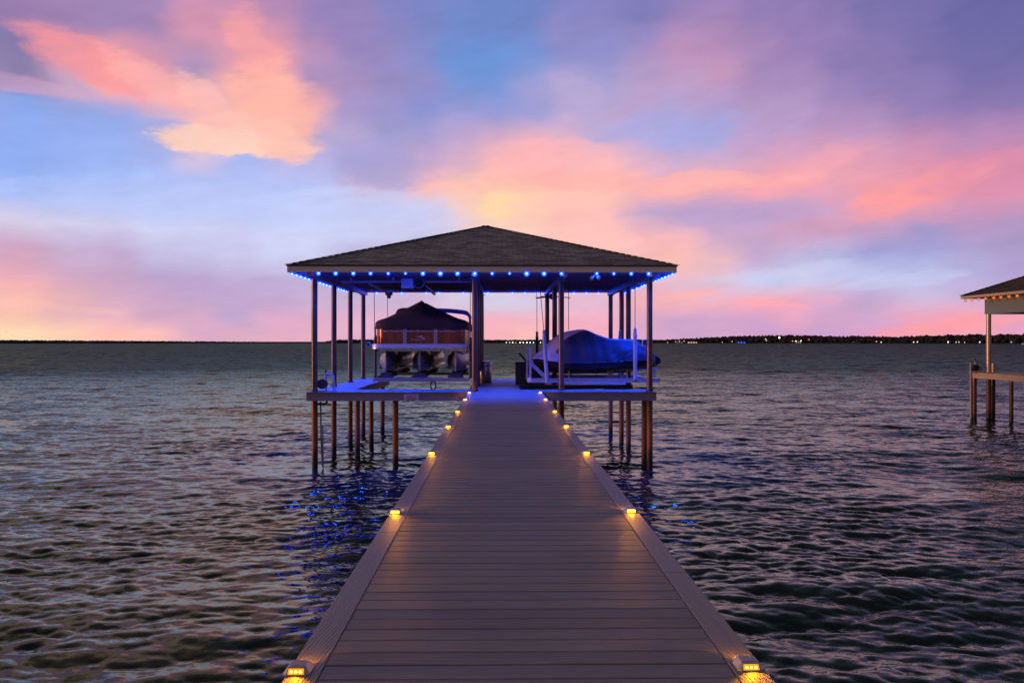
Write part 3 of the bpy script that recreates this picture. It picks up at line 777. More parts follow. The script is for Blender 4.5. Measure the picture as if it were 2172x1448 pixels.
b = MB(); planks(b, 0.544, FX1 - 0.02, 25.85, 28.4, 'y'); b.build('rear_decking', M['deck_y'], bh)
def skirt(lo, hi, mt='fascia'):
    b = MB(); b.box(lo, hi); b.build('deck_fascia', M[mt], bh)
zt, zb = DECK - 0.029, DECK - 0.24
skirt((FX0, FY0 - 0.034, zb), (W0 + 0.008, FY0 + 0.0, zt + 0.022)); skirt((W1 - 0.010, FY0 - 0.034, zb), (FX1, FY0 + 0.0, zt + 0.022))
skirt((FX0 - 0.036, FY0 - 0.034, zb), (FX0 - 0.002, 30.6, zt + 0.022)); skirt((FX1 + 0.002, FY0 - 0.034, zb), (FX1 + 0.036, FY1, zt + 0.022))
skirt((-4.288, FY1 + 0.04, zb), (-4.25, 30.6, zt + 0.02), 'fascia_dark'); skirt((-4.25, FY1 + 0.002, zb), (-0.93, FY1 + 0.036, zt + 0.02), 'fascia_dark')
skirt((-0.94, FY1 + 0.04, zb), (-0.906, 30.2, zt + 0.02), 'fascia_dark'); skirt((0.546, FY1 + 0.04, zb), (0.58, 25.8, zt + 0.02), 'fascia_dark')
skirt((0.60, 25.81, zb), (FX1 - 0.02, 25.846, zt + 0.02), 'fascia_dark'); skirt((0.6, FY1 + 0.002, zb), (FX1, FY1 + 0.036, zt + 0.02), 'fascia_dark')
b = MB()
for x in np.arange(-5.2, 4.2, 0.61):
    if not (-0.95 < x < 0.55): b.box((x, FY0 + 0.01, zb + 0.02), (x + 0.04, FY1 - 0.01, zt - 0.002))
b.build('deck_joist', M['timber'], bh)
b = MB(); b.box((FX0 - 0.044, FY0 - 0.044, DECK - 0.012), (W0 + 0.004, FY0 - 0.036, DECK + 0.001)); b.build('edge_trim', M['fascia_dark'], bh)
b = MB(); b.box((W1 + 0.004, FY0 - 0.044, DECK - 0.012), (FX1 + 0.044, FY0 - 0.036, DECK + 0.001)); b.build('edge_trim', M['fascia_dark'], bh)
b = MB(); b.tube([(-5.11, 22.45, 1.80), (-4.92, 22.42, 1.80), (-4.86, 22.40, 1.83), (-4.855, 22.4, 1.92)], 0.032, 12); b.build('bracket_arm', M['pile'], bh, smooth=True)

# ------------------------------------------------------------------ blue bulbs
def make_bulb(name, core, shell, rad, label, cat, group, lampcol, watts):
    b = MB(); b.ico((0, 0, 0), (rad, rad, rad * 1.08), 3)
    r = b.build(name, M[shell], origin=(0, 0, 0), smooth=True); tag(r, label, cat, group)
    b = MB(); b.ico((0, 0, 0), rad * 0.42, 2); b.build('filament', M[core], r, smooth=True)
    b = MB(); b.lathe([(0.016, rad * 0.9), (0.02, rad * 1.25), (0.014, rad * 1.6)], (0, 0, 0), 10); b.build('socket', M['black'], r, smooth=True)
    if watts:
        l = bpy.data.lights.new(name + '_lamp', 'POINT' if watts < 20 else 'SPOT'); l.energy = watts
        if watts >= 20: l.spot_size = R(116); l.spot_blend = 0.9
        l.color = lampcol; l.shadow_soft_size = rad * 0.9
        lo = bpy.data.objects.new(name + '_lamp', l); COL.objects.link(lo); lo.parent = r
        if watts >= 20:
            l = bpy.data.lights.new(name + '_lamp', 'POINT'); l.energy = watts * 0.03; l.color = lampcol; l.shadow_soft_size = rad * 0.9
            lo = bpy.data.objects.new(name + '_lamp', l); COL.objects.link(lo); lo.parent = r
    return r
BR = 0.058
BLUE_W = 480.0
bp = make_bulb('string_bulb', 'blue_core', 'blue_globe', BR, 'x', 'light bulb', 'blue bulbs around the boathouse eaves', (0.001, 0.060, 1.0), BLUE_W)
first = True
def put_bulb(x, y, z, label, sc=1.0):
    global first
    o = bp if first else copy_tree(bp); first = False
    o.location = (x, y, z); o['label'] = label; o.scale = (sc, sc, sc)
zbul = EZ0 - 0.03
fx = [PX(p, EY0 + 0.05) for p in (675.5, 712, 749.5, 786, 823.5, 860, 897, 934, 970.5, 1007, 1044, 1081, 1117, 1154, 1191, 1266, 1302, 1339, 1376)]
fsz = [1.0, 1.05, 1.0, 0.9, 0.8, 0.65, 1.05, 1.2, 1.1, 1.15, 0.8, 0.62, 1.25, 1.15, 0.95, 0.8, 0.75, 0.9, 1.0]
for i, x in enumerate(fx):
    put_bulb(x, EY0 + 0.05, zbul, f'blue bulb under the front eave, {ORD[i]} from the left corner', fsz[i])
k = 0
for i in range(20):
    x = EX0 + 0.55 + i * 0.474
    if i in (4, 7, 11) or x > EX1 - 0.2: continue
    put_bulb(x, EY1 - 0.015, zbul, f'small blue bulb under the far back eave, {ORD[k]} from the left', 0.85); k += 1
k = 0
for i in range(18):
    y = EY0 + 0.32 + i * 0.486
    put_bulb(EX0 + 0.05, y, zbul, f'blue bulb under the left eave, {ORD[k]} back from the front corner', 0.85); k += 1
k = 0
for i in range(18):
    y = EY0 + 0.32 + i * 0.486
    if i in (6, 8, 11, 13): continue
    put_bulb(EX1 - 0.05, y, zbul, f'blue bulb under the right eave, {ORD[k]} back from the front corner', 0.8); k += 1

# ------------------------------------------------------------------ pontoon boat on its lift
BX0, BX1, BY0, BY1 = -3.95, -0.985, 24.35, 30.6
ZD0, ZD1 = 3.31, 3.465
BCX = (BX0 + BX1) / 2
pb = thing('pontoon_boat', (BCX, 27.4, 2.45), 'covered pontoon boat with bronze panels and three silver pontoons on the left lift', 'boat')
def rrect(x0, x1, y0, y1, r, seg=8, inset=0.0):
    x0 += inset; x1 -= inset; y0 += inset; y1 -= inset; r = max(0.02, r - inset)
    pts = []
    for (cx, cyy, a0) in ((x0 + r, y0 + r, 180), (x1 - r, y0 + r, 270), (x1 - r, y1 - r, 0), (x0 + r, y1 - r, 90)):
        for i in range(seg + 1):
            a = R(a0 + 90 * i / seg); pts.append((cx + r * math.cos(a), cyy + r * math.sin(a)))
    return pts
b = MB(); b.prism(rrect(BX0, BX1, BY0, BY1, 0.28), ZD0, ZD1); b.build('deck_platform', M['deck_alu'], pb, smooth=True)
b = MB(); b.prism(rrect(BX0, BX1, BY0, BY1, 0.28, inset=-0.015), ZD0 + 0.02, ZD0 + 0.045); b.build('rub_rail', M['alu'], pb, smooth=True)
# fence follows the deck outline, split into panels
FI = 0.13
FZ1 = 3.93
def fence_strip(pts, name, mat, z0=ZD1, z1=FZ1 - 0.02, th=0.03):
    b = MB(); rings = []
    for i, p in enumerate(pts):
        a = Vector(pts[max(0, i - 1)]); c = Vector(pts[min(len(pts) - 1, i + 1)])
        d = (c - a).normalized(); n = Vector((-d.y, d.x)) * th / 2
        rings.append([(p[0] + n.x, p[1] + n.y, z0), (p[0] - n.x, p[1] - n.y, z0), (p[0] - n.x, p[1] - n.y, z1), (p[0] + n.x, p[1] + n.y, z1)])
    b.loft(rings); return b.build(name, mat, pb, smooth=True)
fx0, fx1, fy0, fy1 = BX0 + FI, BX1 - FI, BY0 + FI, BY1 - FI
PXA, PXB = PX(859, fy0), PX(924, fy0)
cr = 0.34
corner_l = [(fx0 + cr - cr * math.cos(R(t)), fy0 + cr - cr * math.sin(R(t))) for t in range(0, 91, 9)]
corner_r = [(fx1 - cr + cr * math.sin(R(t)), fy0 + cr - cr * math.cos(R(t))) for t in range(0, 91, 9)]
fence_strip([(fx0, 27.0)] + corner_l + [(PXA - 0.05, fy0)], 'fence_panel', M['bronze'])
gate = fence_strip([(PXA + 0.05, fy0 + 0.004), (PXB - 0.05, fy0 + 0.004)], 'gate', M['bronze'])
fence_strip([(PXB + 0.05, fy0)] + corner_r + [(fx1, 27.0)], 'fence_panel', M['bronze'])
fence_strip([(fx0, 27.05), (fx0, fy1)], 'fence_panel', M['bronze']); fence_strip([(fx1, 27.05), (fx1, fy1)], 'fence_panel', M['bronze'])
fence_strip([(fx0 + 0.05, fy1), (fx1 - 0.05, fy1)], 'fence_panel', M['bronze'])
for x in (PXA, PXB):
    b = MB()
    for dx in (-0.028, 0.028): b.bar((x + dx, fy0 - 0.01, ZD1), (x + dx, fy0 - 0.01, FZ1 + 0.03), 0.036, 0.05)
    b.build('fence_post', M['alu_paint'], pb)
for (x, y) in ((fx0, 27.02), (fx1, 27.02), (fx0, fy1 - 0.04), (fx1, fy1 - 0.04)):
    b = MB(); b.bar((x, y, ZD1), (x, y, FZ1), 0.05, 0.05); b.build('fence_post', M['alu_paint'], pb)
rail = [(fx0, fy1)] + [(fx0, 27.0)] + corner_l + [(PXA, fy0), (PXB, fy0)] + corner_r + [(fx1, 27.0), (fx1, fy1)]
b = MB(); b.tube([(x, y - 0.022 if y < fy0 + 0.01 else y, PZ(702.5, 890, fy0)) for x, y in rail], 0.017, 8); b.build('rail', M['alu_paint'], pb, smooth=True)
# emblem and lettering on the gate
def pxpoly(pts, Y, th, b):
    n = len(pts); q = [P(x, y, Y) for x, y in pts]
    b.add([(v.x, v.y, v.z) for v in q] + [(v.x, v.y + th, v.z) for v in q],
          [tuple(range(n)), tuple(range(n, 2 * n))[::-1]] + [(i, (i + 1) % n, n + (i + 1) % n, n + i) for i in range(n)])
b = MB(); Yg = fy0 - 0.018
pxpoly([(883.0, 713.9), (890.5, 712.2), (895.0, 712.0), (897.2, 712.8), (895.2, 713.7), (890.0, 713.4)], Yg, 0.004, b)
pxpoly([(882.0, 715.6), (889.5, 714.3), (896.5, 714.6), (899.2, 716.3), (903.2, 716.0), (901.0, 717.6), (897.2, 717.7), (894.8, 716.0), (889.0, 715.3)], Yg, 0.004, b)
b.build('emblem', M['logo'], gate)
def text_mesh(txt, width, mat, parent, loc, name, height=None):
    cu = bpy.data.curves.new(name, 'FONT'); cu.body = txt; cu.align_x = 'CENTER'; cu.align_y = 'CENTER'; cu.extrude = 0.0015
    ob = bpy.data.objects.new(name + '_tmp', cu); COL.objects.link(ob)
    bpy.context.view_layer.update()
    dg = bpy.context.evaluated_depsgraph_get()
    me = bpy.data.meshes.new_from_object(ob.evaluated_get(dg)); me.name = name
    bpy.data.objects.remove(ob); bpy.data.curves.remove(cu)
    xs = [v.co.x for v in me.vertices]; ys = [v.co.y for v in me.vertices]
    sx = width / (max(xs) - min(xs)); sy = sx if height is None else height / (max(ys) - min(ys))
    cx, cyy = (max(xs) + min(xs)) / 2, (max(ys) + min(ys)) / 2
    off = Vector((0, 0, 0)); q = parent
    while q is not None: off += q.location; q = q.parent
    for v in me.vertices:
        x, y, z = v.co
        v.co = Vector((loc[0] + (x - cx) * sx, loc[1] - z, loc[2] + (y - cyy) * sy)) - off
    me.materials.clear(); me.materials.append(mat)
    o = bpy.data.objects.new(name, me); COL.objects.link(o); o.parent = parent
    return o
text_mesh('BENNINGTON', PX(902, Yg) - PX(873, Yg), M['logo'], gate, (PX(887.5, Yg), Yg, PZ(720.3, 887, Yg)), 'lettering', 0.042)
# pontoons: wedge nose growing into a round log
def pontoon(cx, R0=0.345, zc=2.915, y0=24.55, y1=30.4):
    b = MB(); rings = []; n = 28
    ys = [(0.0, 0.035), (0.12, 0.32), (0.3, 0.58), (0.5, 0.78), (0.75, 0.93), (1.0, 1.0)]
    for t, w in ys:
        y = y0 + t * 1.15; p = 2.0 if w > 0.95 else 1.35 + 0.65 * w
        ring = []
        lift = (1 - t) ** 2 * 0.10
        for k in range(n):
            a = 2 * math.pi * k / n; c, s = math.cos(a), math.sin(a)
            ring.append((cx + R0 * w * abs(c) ** (2 / p) * (1 if c > 0 else -1), y, zc + R0 * s * (1.0 if s > 0 else (1 - lift)) ))
        rings.append(ring)
    for y in (26.0, 27.5, 29.0, y1): rings.append([(cx + R0 * math.cos(2 * math.pi * k / n), y, zc + R0 * math.sin(2 * math.pi * k / n)) for k in range(n)])
    b.loft(rings); o = b.build('pontoon', M['tube'], pb, smooth=True)
    b = MB(); b.bar((cx, 24.52, zc + 0.40), (cx, 24.565, zc - 0.30), 0.02, 0.03); b.bar((cx, 24.6, zc - R0 - 0.01), (cx, y1, zc - R0 - 0.01), 0.03, 0.03); b.build('keel', M['alu'], o)
    for s in (-1, 1):
        b = MB(); rings = []
        for y, k in ((25.2, 0.2), (25.6, 1.0), (30.2, 1.0)):
            zz = zc - 0.16; xx = cx + s * math.sqrt(R0 ** 2 - 0.16 ** 2)
            rings.append([(xx - s * 0.02, y, zz + 0.05), (xx + s * 0.10 * k, y, zz - 0.03), (xx - s * 0.05, y, zz - 0.08)])
        b.loft(rings); b.build('strake', M['tube'], o)
    b = MB()
    for y in np.arange(25.3, 30.4, 0.7): b.box((cx - 0.26, y, zc + 0.22), (cx + 0.26, y + 0.06, ZD0 - 0.001))
    b.build('bracket', M['alu'], o)
for cx in (PX(822, 24.9), PX(893, 24.9), PX(968, 24.9)): pontoon(cx)
b = MB()
for y in np.arange(24.7, 30.4, 0.5): b.box((BX0 + 0.1, y, ZD0 - 0.07), (BX1 - 0.1, y + 0.05, ZD0 - 0.002))
b.build('cross_member', M['alu'], pb)
# mooring cover: cloth over poles, skirt over the fence
def cover_h(x, y):
    hx = (BX1 - BX0) / 2 + 0.0
    u = (x - BCX) / hx
    base = 4.20 + 0.10 * (1 - u * u)
    d1 = math.hypot((x - PX(894, 26.0)) / 1.35, (y - 26.0) / 1.75)
    pk = 0.56 * max(0.0, 1 - d1) ** 1.25 if d1 < 1 else 0.0
    ridge = 0.0
    d2 = math.hypot((x + 3.52) / 0.75, (y - 29.0) / 1.2)
    hump = 0.50 * max(0.0, 1 - d2 ** 2.6)
    ridge2 = 0.38 * math.exp(-((x + 2.6) / 0.9) ** 2) * max(0.0, min(1, (y - 26.0) / 1.5)) * max(0, min(1, (30.6 - y) / 1.5))
    return base + max(pk + ridge * 0.9, hump, ridge2)
b = MB(); nx, ny = 46, 60
outl = rrect(BX0 + 0.06, BX1 - 0.06, BY0 + 0.08, BY1 - 0.06, 0.42, 10)
def inside_scale(x, y):
    return x, y
rings = []
no = len(outl); cxm, cym = BCX, (BY0 + BY1) / 2
def on(t, p):      # t: 0 edge -> 1 centre line
    y = p[1] + (max(BY0 + 1.3, min(BY1 - 1.3, p[1])) - p[1]) * t
    x = p[0] + (BCX - p[0]) * t
    return x, y
dense = []
for i in range(no):
    a, c = Vector(outl[i]), Vector(outl[(i + 1) % no]); n = max(1, int((c - a).length / 0.16))
    for k in range(n): dense.append(tuple(a.lerp(c, k / n)))
def wrinkle(i): return 0.012 * math.sin(i * 0.9) + 0.008 * math.sin(i * 2.3 + 1)
rings.append([(x + wrinkle(i) * 0.5, y + wrinkle(i) * 0.5, FZ1 - 0.005 + wrinkle(i)) for i, (x, y) in enumerate(dense)])
rings.append([(x * 1.0, y, FZ1 + 0.09) for (x, y) in dense])
rings.append([(x, y, 4.10 + wrinkle(i) * 0.5) for i, (x, y) in enumerate(dense)])
for t in (0.035, 0.08, 0.14, 0.22, 0.3, 0.38, 0.46, 0.54, 0.62, 0.7, 0.78, 0.86, 0.93, 0.985):
    ring = []
    for i, p in enumerate(dense):
        x, y = on(t, p); h = cover_h(x, y)
        e = min(1.0, t / 0.16); e = 1 - (1 - e) ** 2
        ring.append((x, y, 4.13 + (h - 4.13) * e + wrinkle(i) * 0.35 * (1 - t)))
    rings.append(ring)
b.loft(rings, cap=False)
n = len(dense); top = [len(b.v) - n + k for k in range(n)]
b.f.append(tuple(top)); b.mi.append(0)
cov = b.build('mooring_cover', M['canvas'], pb, smooth=True)
b = MB(); pk = P(894, 638.5, 26.0); b.lathe([(0.05, -0.10), (0.055, -0.03), (0.035, 0.0), (0.012, 0.02)], pk, 12); b.build('pole_cap', M['canvas'], cov, smooth=True)
# folded bimini top behind the cover
b = MB(); rings = []
for t in np.linspace(0, 1, 13):
    x = PX(926, 27.8) + (PX(998.5, 27.8) - PX(926, 27.8)) * t
    z = 4.665 - 0.10 * t ** 2 - 0.22 * max(0, t - 0.9) * 10 * 0.6
    rings.append([(x, 27.1, z - 0.15), (x, 27.1, z - 0.02), (x, 27.7, z + 0.02), (x, 28.6, z), (x, 28.6, z - 0.08), (x, 27.8, z - 0.10)])
b.loft(rings); bim = b.build('bimini_top', M['blue_lit_canvas'], pb, smooth=True)
for y in (27.2, 28.4):
    b = MB(); x = PX(996.5, 27.8); b.tube([(x, y, 4.42), (x + 0.01, y + 0.05, 4.2), (x - 0.05, y + 0.1, 3.5)], 0.02, 8); b.build('bimini_leg', M['black'], bim, smooth=True)
b = MB(); b.box((PX(788.5, 24.5), 24.44, 3.47), (PX(799, 24.5), 24.62, 3.50)); b.tube([(PX(796.5, 24.5), 24.55, 3.5), (PX(796.5, 24.5), 24.55, 3.72)], 0.035, 10); b.tube([(PX(796.3, 24.5), 24.55, 3.72), (PX(796, 24.5), 24.55, 4.0)], 0.018, 8)
b.build('bow_light_stand', M['dark_plastic'], pb, smooth=True)

# left lift
lf = thing('boat_lift', (BCX, 24.4, 2.3), 'cable boat lift cradle carrying the pontoon boat over the left slip', 'boat lift')
b = MB(); b.box((PX(792, 24.45), 24.38, PZ(808.6, 890, 24.4)), (-0.96, 24.52, PZ(801.6, 890, 24.4))); b.build('beam', M['rustbeam'], lf)
b = MB(); b.box((-3.92, 28.9, 2.33), (-0.96, 29.04, 2.43)); b.build('beam', M['rustbeam'], lf)
for cx in (PX(822, 24.9), PX(893, 24.9), PX(968, 24.9)):
    b = MB()
    b.box((cx - 0.24, 24.46, 2.435), (cx + 0.24, 24.56, 2.50)); b.prism([(cx - 0.17, 24.57), (cx + 0.17, 24.57), (cx + 0.17, 26.0), (cx - 0.17, 26.0)], 2.445, 2.575)
    b.build('bunk', M['bunk'], lf)
    b = MB(); b.box((cx - 0.17, 28.3, 2.445), (cx + 0.17, 29.6, 2.575)); b.build('bunk', M['bunk'], lf)
for (x, y) in ((PX(796, 24.45), 24.46), (PX(997.5, 24.45), 24.46), (-3.86, 29.0), (-0.98, 29.0)):
    b = MB(); b.tube([(x, y, 2.42), (x, y, 3.66 if y < 25 else 3.9)], 0.045, 12); b.build('guide_post', M['dark_plastic'], lf, smooth=True)
for (pa, pya, pb_, pyb, Y) in ((793.5, 622, 795.5, 803, 24.45), (822, 626, 822, 672, 29.0), (997.5, 640, 997.5, 803, 24.45)):
    b = MB(); a = P(pa, pya, Y); c = P(pb_, pyb, Y); a.z = 5.3; b.tube([a, c], 0.010, 6); b.build('cable', M['wire'], lf, smooth=True)
# hoist under the roof
ho = thing('boat_hoist', (-2.6, 24.6, 5.2), 'steel drive motor and winding shaft of the lift under the boathouse ceiling', 'hoist')
b = MB()
b.tube([(-4.9, 24.6, 5.37), (-0.9, 24.6, 5.37)], 0.038, 14); b.build('drive_shaft', M['lake_steel'], ho, smooth=True)
b = MB(); b.tube([(-4.9, 28.6, 5.37), (-0.9, 28.6, 5.37)], 0.038, 14); b.build('drive_shaft', M['lake_steel'], ho, smooth=True)
b = MB(); b.box((PX(852, 24.6), 24.5, 5.16), (PX(877, 24.6), 24.75, 5.46)); b.build('motor_box', M['lake_steel'], ho)
cw = P(889, 600, 24.55)
b = MB(); b.lathe([(0.02, -0.02), (0.19, -0.02), (0.20, 0.0), (0.19, 0.06), (0.06, 0.07), (0.05, 0.12)], (cw.x, cw.y, cw.z), 32, 'y'); b.build('drum_wheel', M['dark_plastic'], ho, smooth=True)
b = MB(); b.tube([(cw.x + 0.16 * math.cos(2 * math.pi * k / 24), cw.y - 0.03, cw.z + 0.16 * math.sin(2 * math.pi * k / 24)) for k in range(24)], 0.014, 8, closed=True); b.build('wheel_rim', M['lake_steel'], ho, smooth=True)
for (a, c) in ((P(900, 604, 24.6), P(922, 624, 25.6)), (P(782, 601, 24.6), P(826, 623, 25.6)), (P(878, 592, 24.62), P(902, 592, 24.62))):
    b = MB(); b.bar(a, c, 0.06, 0.06); b.build('arm', M['lake_steel'], ho)
b = MB(); q = P(825, 624, 25.6); b.box((q.x - 0.11, q.y - 0.05, q.z - 0.03), (q.x + 0.11, q.y + 0.05, q.z + 0.07)); b.lathe([(0.05, -0.06), (0.07, 0), (0.05, 0.06)], (q.x, q.y, q.z - 0.07), 14, 'y'); b.build('pulley', M['dark_plastic'], ho, smooth=True)
for x in (-4.6, -3.3, -1.3):
    b = MB(); b.box((x - 0.03, 24.56, 5.40), (x + 0.03, 24.64, zc - 0.002)); b.build('hanger', M['lake_steel'], ho)
b = MB(); b.tube([(PX(920, 24.6) + 0.08 * math.cos(a), 24.42, 2.20 + 0.13 * math.sin(a)) for a in np.linspace(0, 2 * math.pi, 20, endpoint=False)], 0.022, 8, closed=True)
q = PX(920, 24.6); b.tube([(q - 0.03, 24.42, 2.33), (q - 0.1, 24.42, 2.345)], 0.02, 8)
tag(b.build('rope_loop', M['black'], origin=(q, 24.42, 2.2), smooth=True), 'black rope loop hanging below the left lift beam', 'rope')

# ------------------------------------------------------------------ right slip: covered craft
WY = 25.1
def wx(px): return PX(px, WY)
def wz(py): return PZ(py, 1260, WY)
TOP = [(1127, 757), (1136, 751), (1158, 731), (1172, 718), (1186, 709), (1205, 702), (1225, 698), (1236, 698), (1245, 700.5), (1262, 708.5), (1290, 716.5), (1315, 719.5), (1345, 720), (1353, 723), (1364, 733), (1375, 743), (1387, 751), (1396, 757), (1401, 763)]
BOT = [(1127, 759), (1160, 765), (1200, 769), (1260, 768), (1320, 765), (1370, 764), (1401, 767)]
def interp(tab, x):
    xs = [t[0] for t in tab]; ys = [t[1] for t in tab]; return float(np.interp(x, xs, ys))
ct = thing('covered_watercraft', (wx(1262), WY, 2.5), 'watercraft under a navy and pale cover on the right lift', 'boat')
cols = np.concatenate([np.linspace(1127, 1175, 30), np.linspace(1176.5, 1360, 130), np.linspace(1361.5, 1401, 26)])
def halfw(px):
    t = (px - 1127) / (1401 - 1127)
    return 1.0 * (max(0.0, 1 - abs(2 * t - 0.92) ** 3.2 if t > 0.46 else 1 - (1 - t / 0.46) ** 3.0 * 0.75)) ** 0.6 * 0.98 + 0.05
vs = []; fs = []; mi = []
nth = 72
for px in cols:
    zt_, zb_ = wz(interp(TOP, px)), wz(interp(BOT, px)); w = halfw(px)
    for k in range(nth + 1):
        a = math.pi * k / nth
        c, s = math.cos(a), math.sin(a)
        yy = WY - w * (abs(c) ** 0.75) * (1 if c > 0 else -1)
        zz = zb_ + (zt_ - zb_) * s ** 0.95
        fold = 0.014 * math.sin(px * 0.21 + 3 * s + 1.5 * math.sin(px * 0.05)) * (1 - s) ** 0.7 + 0.020 * math.sin((px - 1240) * 0.055 + 7 * s) * s * (1 - s) * 2.2 + 0.010 * math.sin((px - 1240) / (0.25 + s) * 0.12) * s
        vs.append((wx(px), yy - fold * 1.5 * (1 if c > 0 else -1), zz + fold))
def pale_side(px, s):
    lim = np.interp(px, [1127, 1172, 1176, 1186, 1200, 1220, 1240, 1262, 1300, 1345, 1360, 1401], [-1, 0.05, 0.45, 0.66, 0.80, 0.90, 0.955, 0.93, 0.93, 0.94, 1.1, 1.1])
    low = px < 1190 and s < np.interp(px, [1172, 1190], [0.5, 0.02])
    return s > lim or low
tagp = []
b = MB(); b2 = MB()
dark_f, pale_f = [], []
for i in range(len(cols) - 1):
    for k in range(nth):
        f = (i * (nth + 1) + k, i * (nth + 1) + k + 1, (i + 1) * (nth + 1) + k + 1, (i + 1) * (nth + 1) + k)
        s = math.sin(math.pi * (k + 0.5) / nth); pm = (cols[i] + cols[i + 1]) / 2
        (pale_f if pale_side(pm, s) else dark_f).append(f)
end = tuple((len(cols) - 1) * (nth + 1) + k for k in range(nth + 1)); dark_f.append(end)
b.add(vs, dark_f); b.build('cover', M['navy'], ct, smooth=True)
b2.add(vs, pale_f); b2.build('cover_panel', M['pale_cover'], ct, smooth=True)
b = MB(); w0 = [(wx(px), WY - halfw(px) - 0.012, wz(interp(BOT, px)) + 0.012) for px in cols[4:-4:3]]
b.tube(w0, 0.014, 6); b.build('hem', M['hull'], ct, smooth=True)
for px in (1208, 1262, 1318):
    w = halfw(px); b = MB(); z = wz(interp(BOT, px))
    b.tube([(wx(px), WY - w - 0.012, z + 0.02), (wx(px), WY - w * 0.8, z - 0.2), (wx(px), WY - w * 0.3, z - 0.42)], 0.013, 6); b.build('strap', M['black'], ct, smooth=True)
HB = [(1127, 760), (1140, 778), (1165, 789), (1200, 793), (1300, 792), (1350, 788), (1385, 780), (1401, 769)]
b = MB(); rings = []
for px in cols:
    zb_, zk = wz(interp(BOT, px)) + 0.01, wz(interp(HB, px)); w = halfw(px) * 0.97
    rings.append([(wx(px), WY - w, zb_), (wx(px), WY - w * 0.93, zb_ - (zb_ - zk) * 0.45), (wx(px), WY - w * 0.45, zk + (zb_ - zk) * 0.12), (wx(px), WY, zk),
                  (wx(px), WY + w * 0.45, zk + (zb_ - zk) * 0.12), (wx(px), WY + w * 0.93, zb_ - (zb_ - zk) * 0.45), (wx(px), WY + w, zb_)])
b.loft(rings); b.build('hull', M['hull'], ct, smooth=True)
# lift frame
rl = thing('boat_lift', (2.7, 23.9, 2.4), 'white framed boat lift with tall guide poles under the covered watercraft', 'boat lift')
LY0, LY1 = 23.85, 26.5
def lz(py, Y=LY0): return PZ(py, 1260, Y)
xl, xr_ = PX(1126.5, LY0), PX(1399.5, LY0)
b = MB(); b.box((xl, LY0 - 0.05, lz(811)), (xr_, LY0 + 0.05, lz(802))); b.box((xl, LY0 - 0.062, lz(804)), (xr_, LY0 - 0.0505, lz(802.5))); b.build('side_beam', M['white_frame'], rl)
b = MB(); b.box((xl, LY1 - 0.05, lz(811)), (xr_, LY1 + 0.05, lz(802))); b.build('side_beam', M['white_frame'], rl)
b = MB(); b.box((xl - 0.10, LY0 - 0.05, lz(811) + 0.01), (xl - 0.002, LY1 + 0.05, lz(802) + 0.01)); b.build('end_beam', M['lake_steel'], rl)
b = MB(); b.box((xr_ - 0.35, LY0 + 0.052, lz(811) + 0.01), (xr_ - 0.25, LY1 - 0.052, lz(802) - 0.01)); b.build('end_beam', M['lake_steel'], rl)
for (p, y) in ((1118, LY0 + 0.55), (1124.8, LY0 + 0.06)):
    x = PX(p, y)
    b = MB(); b.bar((x, y, lz(802) + 0.01), (x, y, PZ(734, 1120, y)), 0.062, 0.062); b.build('bow_stop', M['white_frame'], rl)
b = MB(); b.bar(P(1124, 768, LY0 + 0.1), P(1157, 800.5, LY0 + 0.1), 0.06, 0.11); b.build('diagonal_brace', M['white_frame'], rl)
for yb in (LY0 + 0.62, LY1 - 0.62):
    b = MB(); b.box((PX(1190, yb), yb - 0.05, lz(787)), (PX(1393, yb), yb + 0.05, lz(784.2))); b.build('bunk', M['white_frame'], rl)
    b = MB()
    for px in (1207, 1290, 1297, 1330, 1388): 
        x = PX(px, yb); b.box((x - 0.025, yb - 0.03, lz(803)), (x + 0.025, yb + 0.03, lz(787) - 0.002))
    b.build('bunk_leg', M['white_frame'], rl)
POLES = [(1153.5, 1160.5, LY0 - 0.01, 700, 818, 'pvc', 0.058), (1347, 1347.5, LY0 - 0.01, 695.5, 806, 'pvc', 0.058), (1139, 1140, LY1 + 2.0, 703, 805, 'black', 0.055), (1315, 1314, LY1 + 0.1, 701, 805, 'pvc', 0.052)]
for (pt_, pb2, Y, yt, yb, mt, r) in POLES:
    b = MB(); a, c = P(pt_, yt, Y - 0.06), P(pb2, yb, Y - 0.06); c.z = max(c.z, 2.32 if Y < 24 else 2.2)
    b.tube([c, a.lerp(c, 0.1)], r, 14); q = b.build('guide_pole', M[mt], rl, smooth=True)
    b = MB(); b.tube([a.lerp(c, 0.098), a.lerp(c, 0.01), a], [r * 0.78, r * 0.78, r * 0.5], 14); b.build('pole_cap', M[mt], q, smooth=True)
for (pa, pya, pc, pyc, Y) in ((1153.5, 702, 1147, 628, LY0), (1347, 697, 1347, 624, LY0), (1139, 704, 1138.5, 624, LY1 + 1.9), (1206, 700, 1206, 624, LY1)):
    b = MB(); a = P(pa, pya, Y - 0.06); c = P(pc, pyc, Y - 0.06); c = a + (c - a) * ((zc - 0.1 - a.z) / (c.z - a.z)); b.tube([a, c], 0.010, 6); b.build('cable', M['wire'], rl, smooth=True)

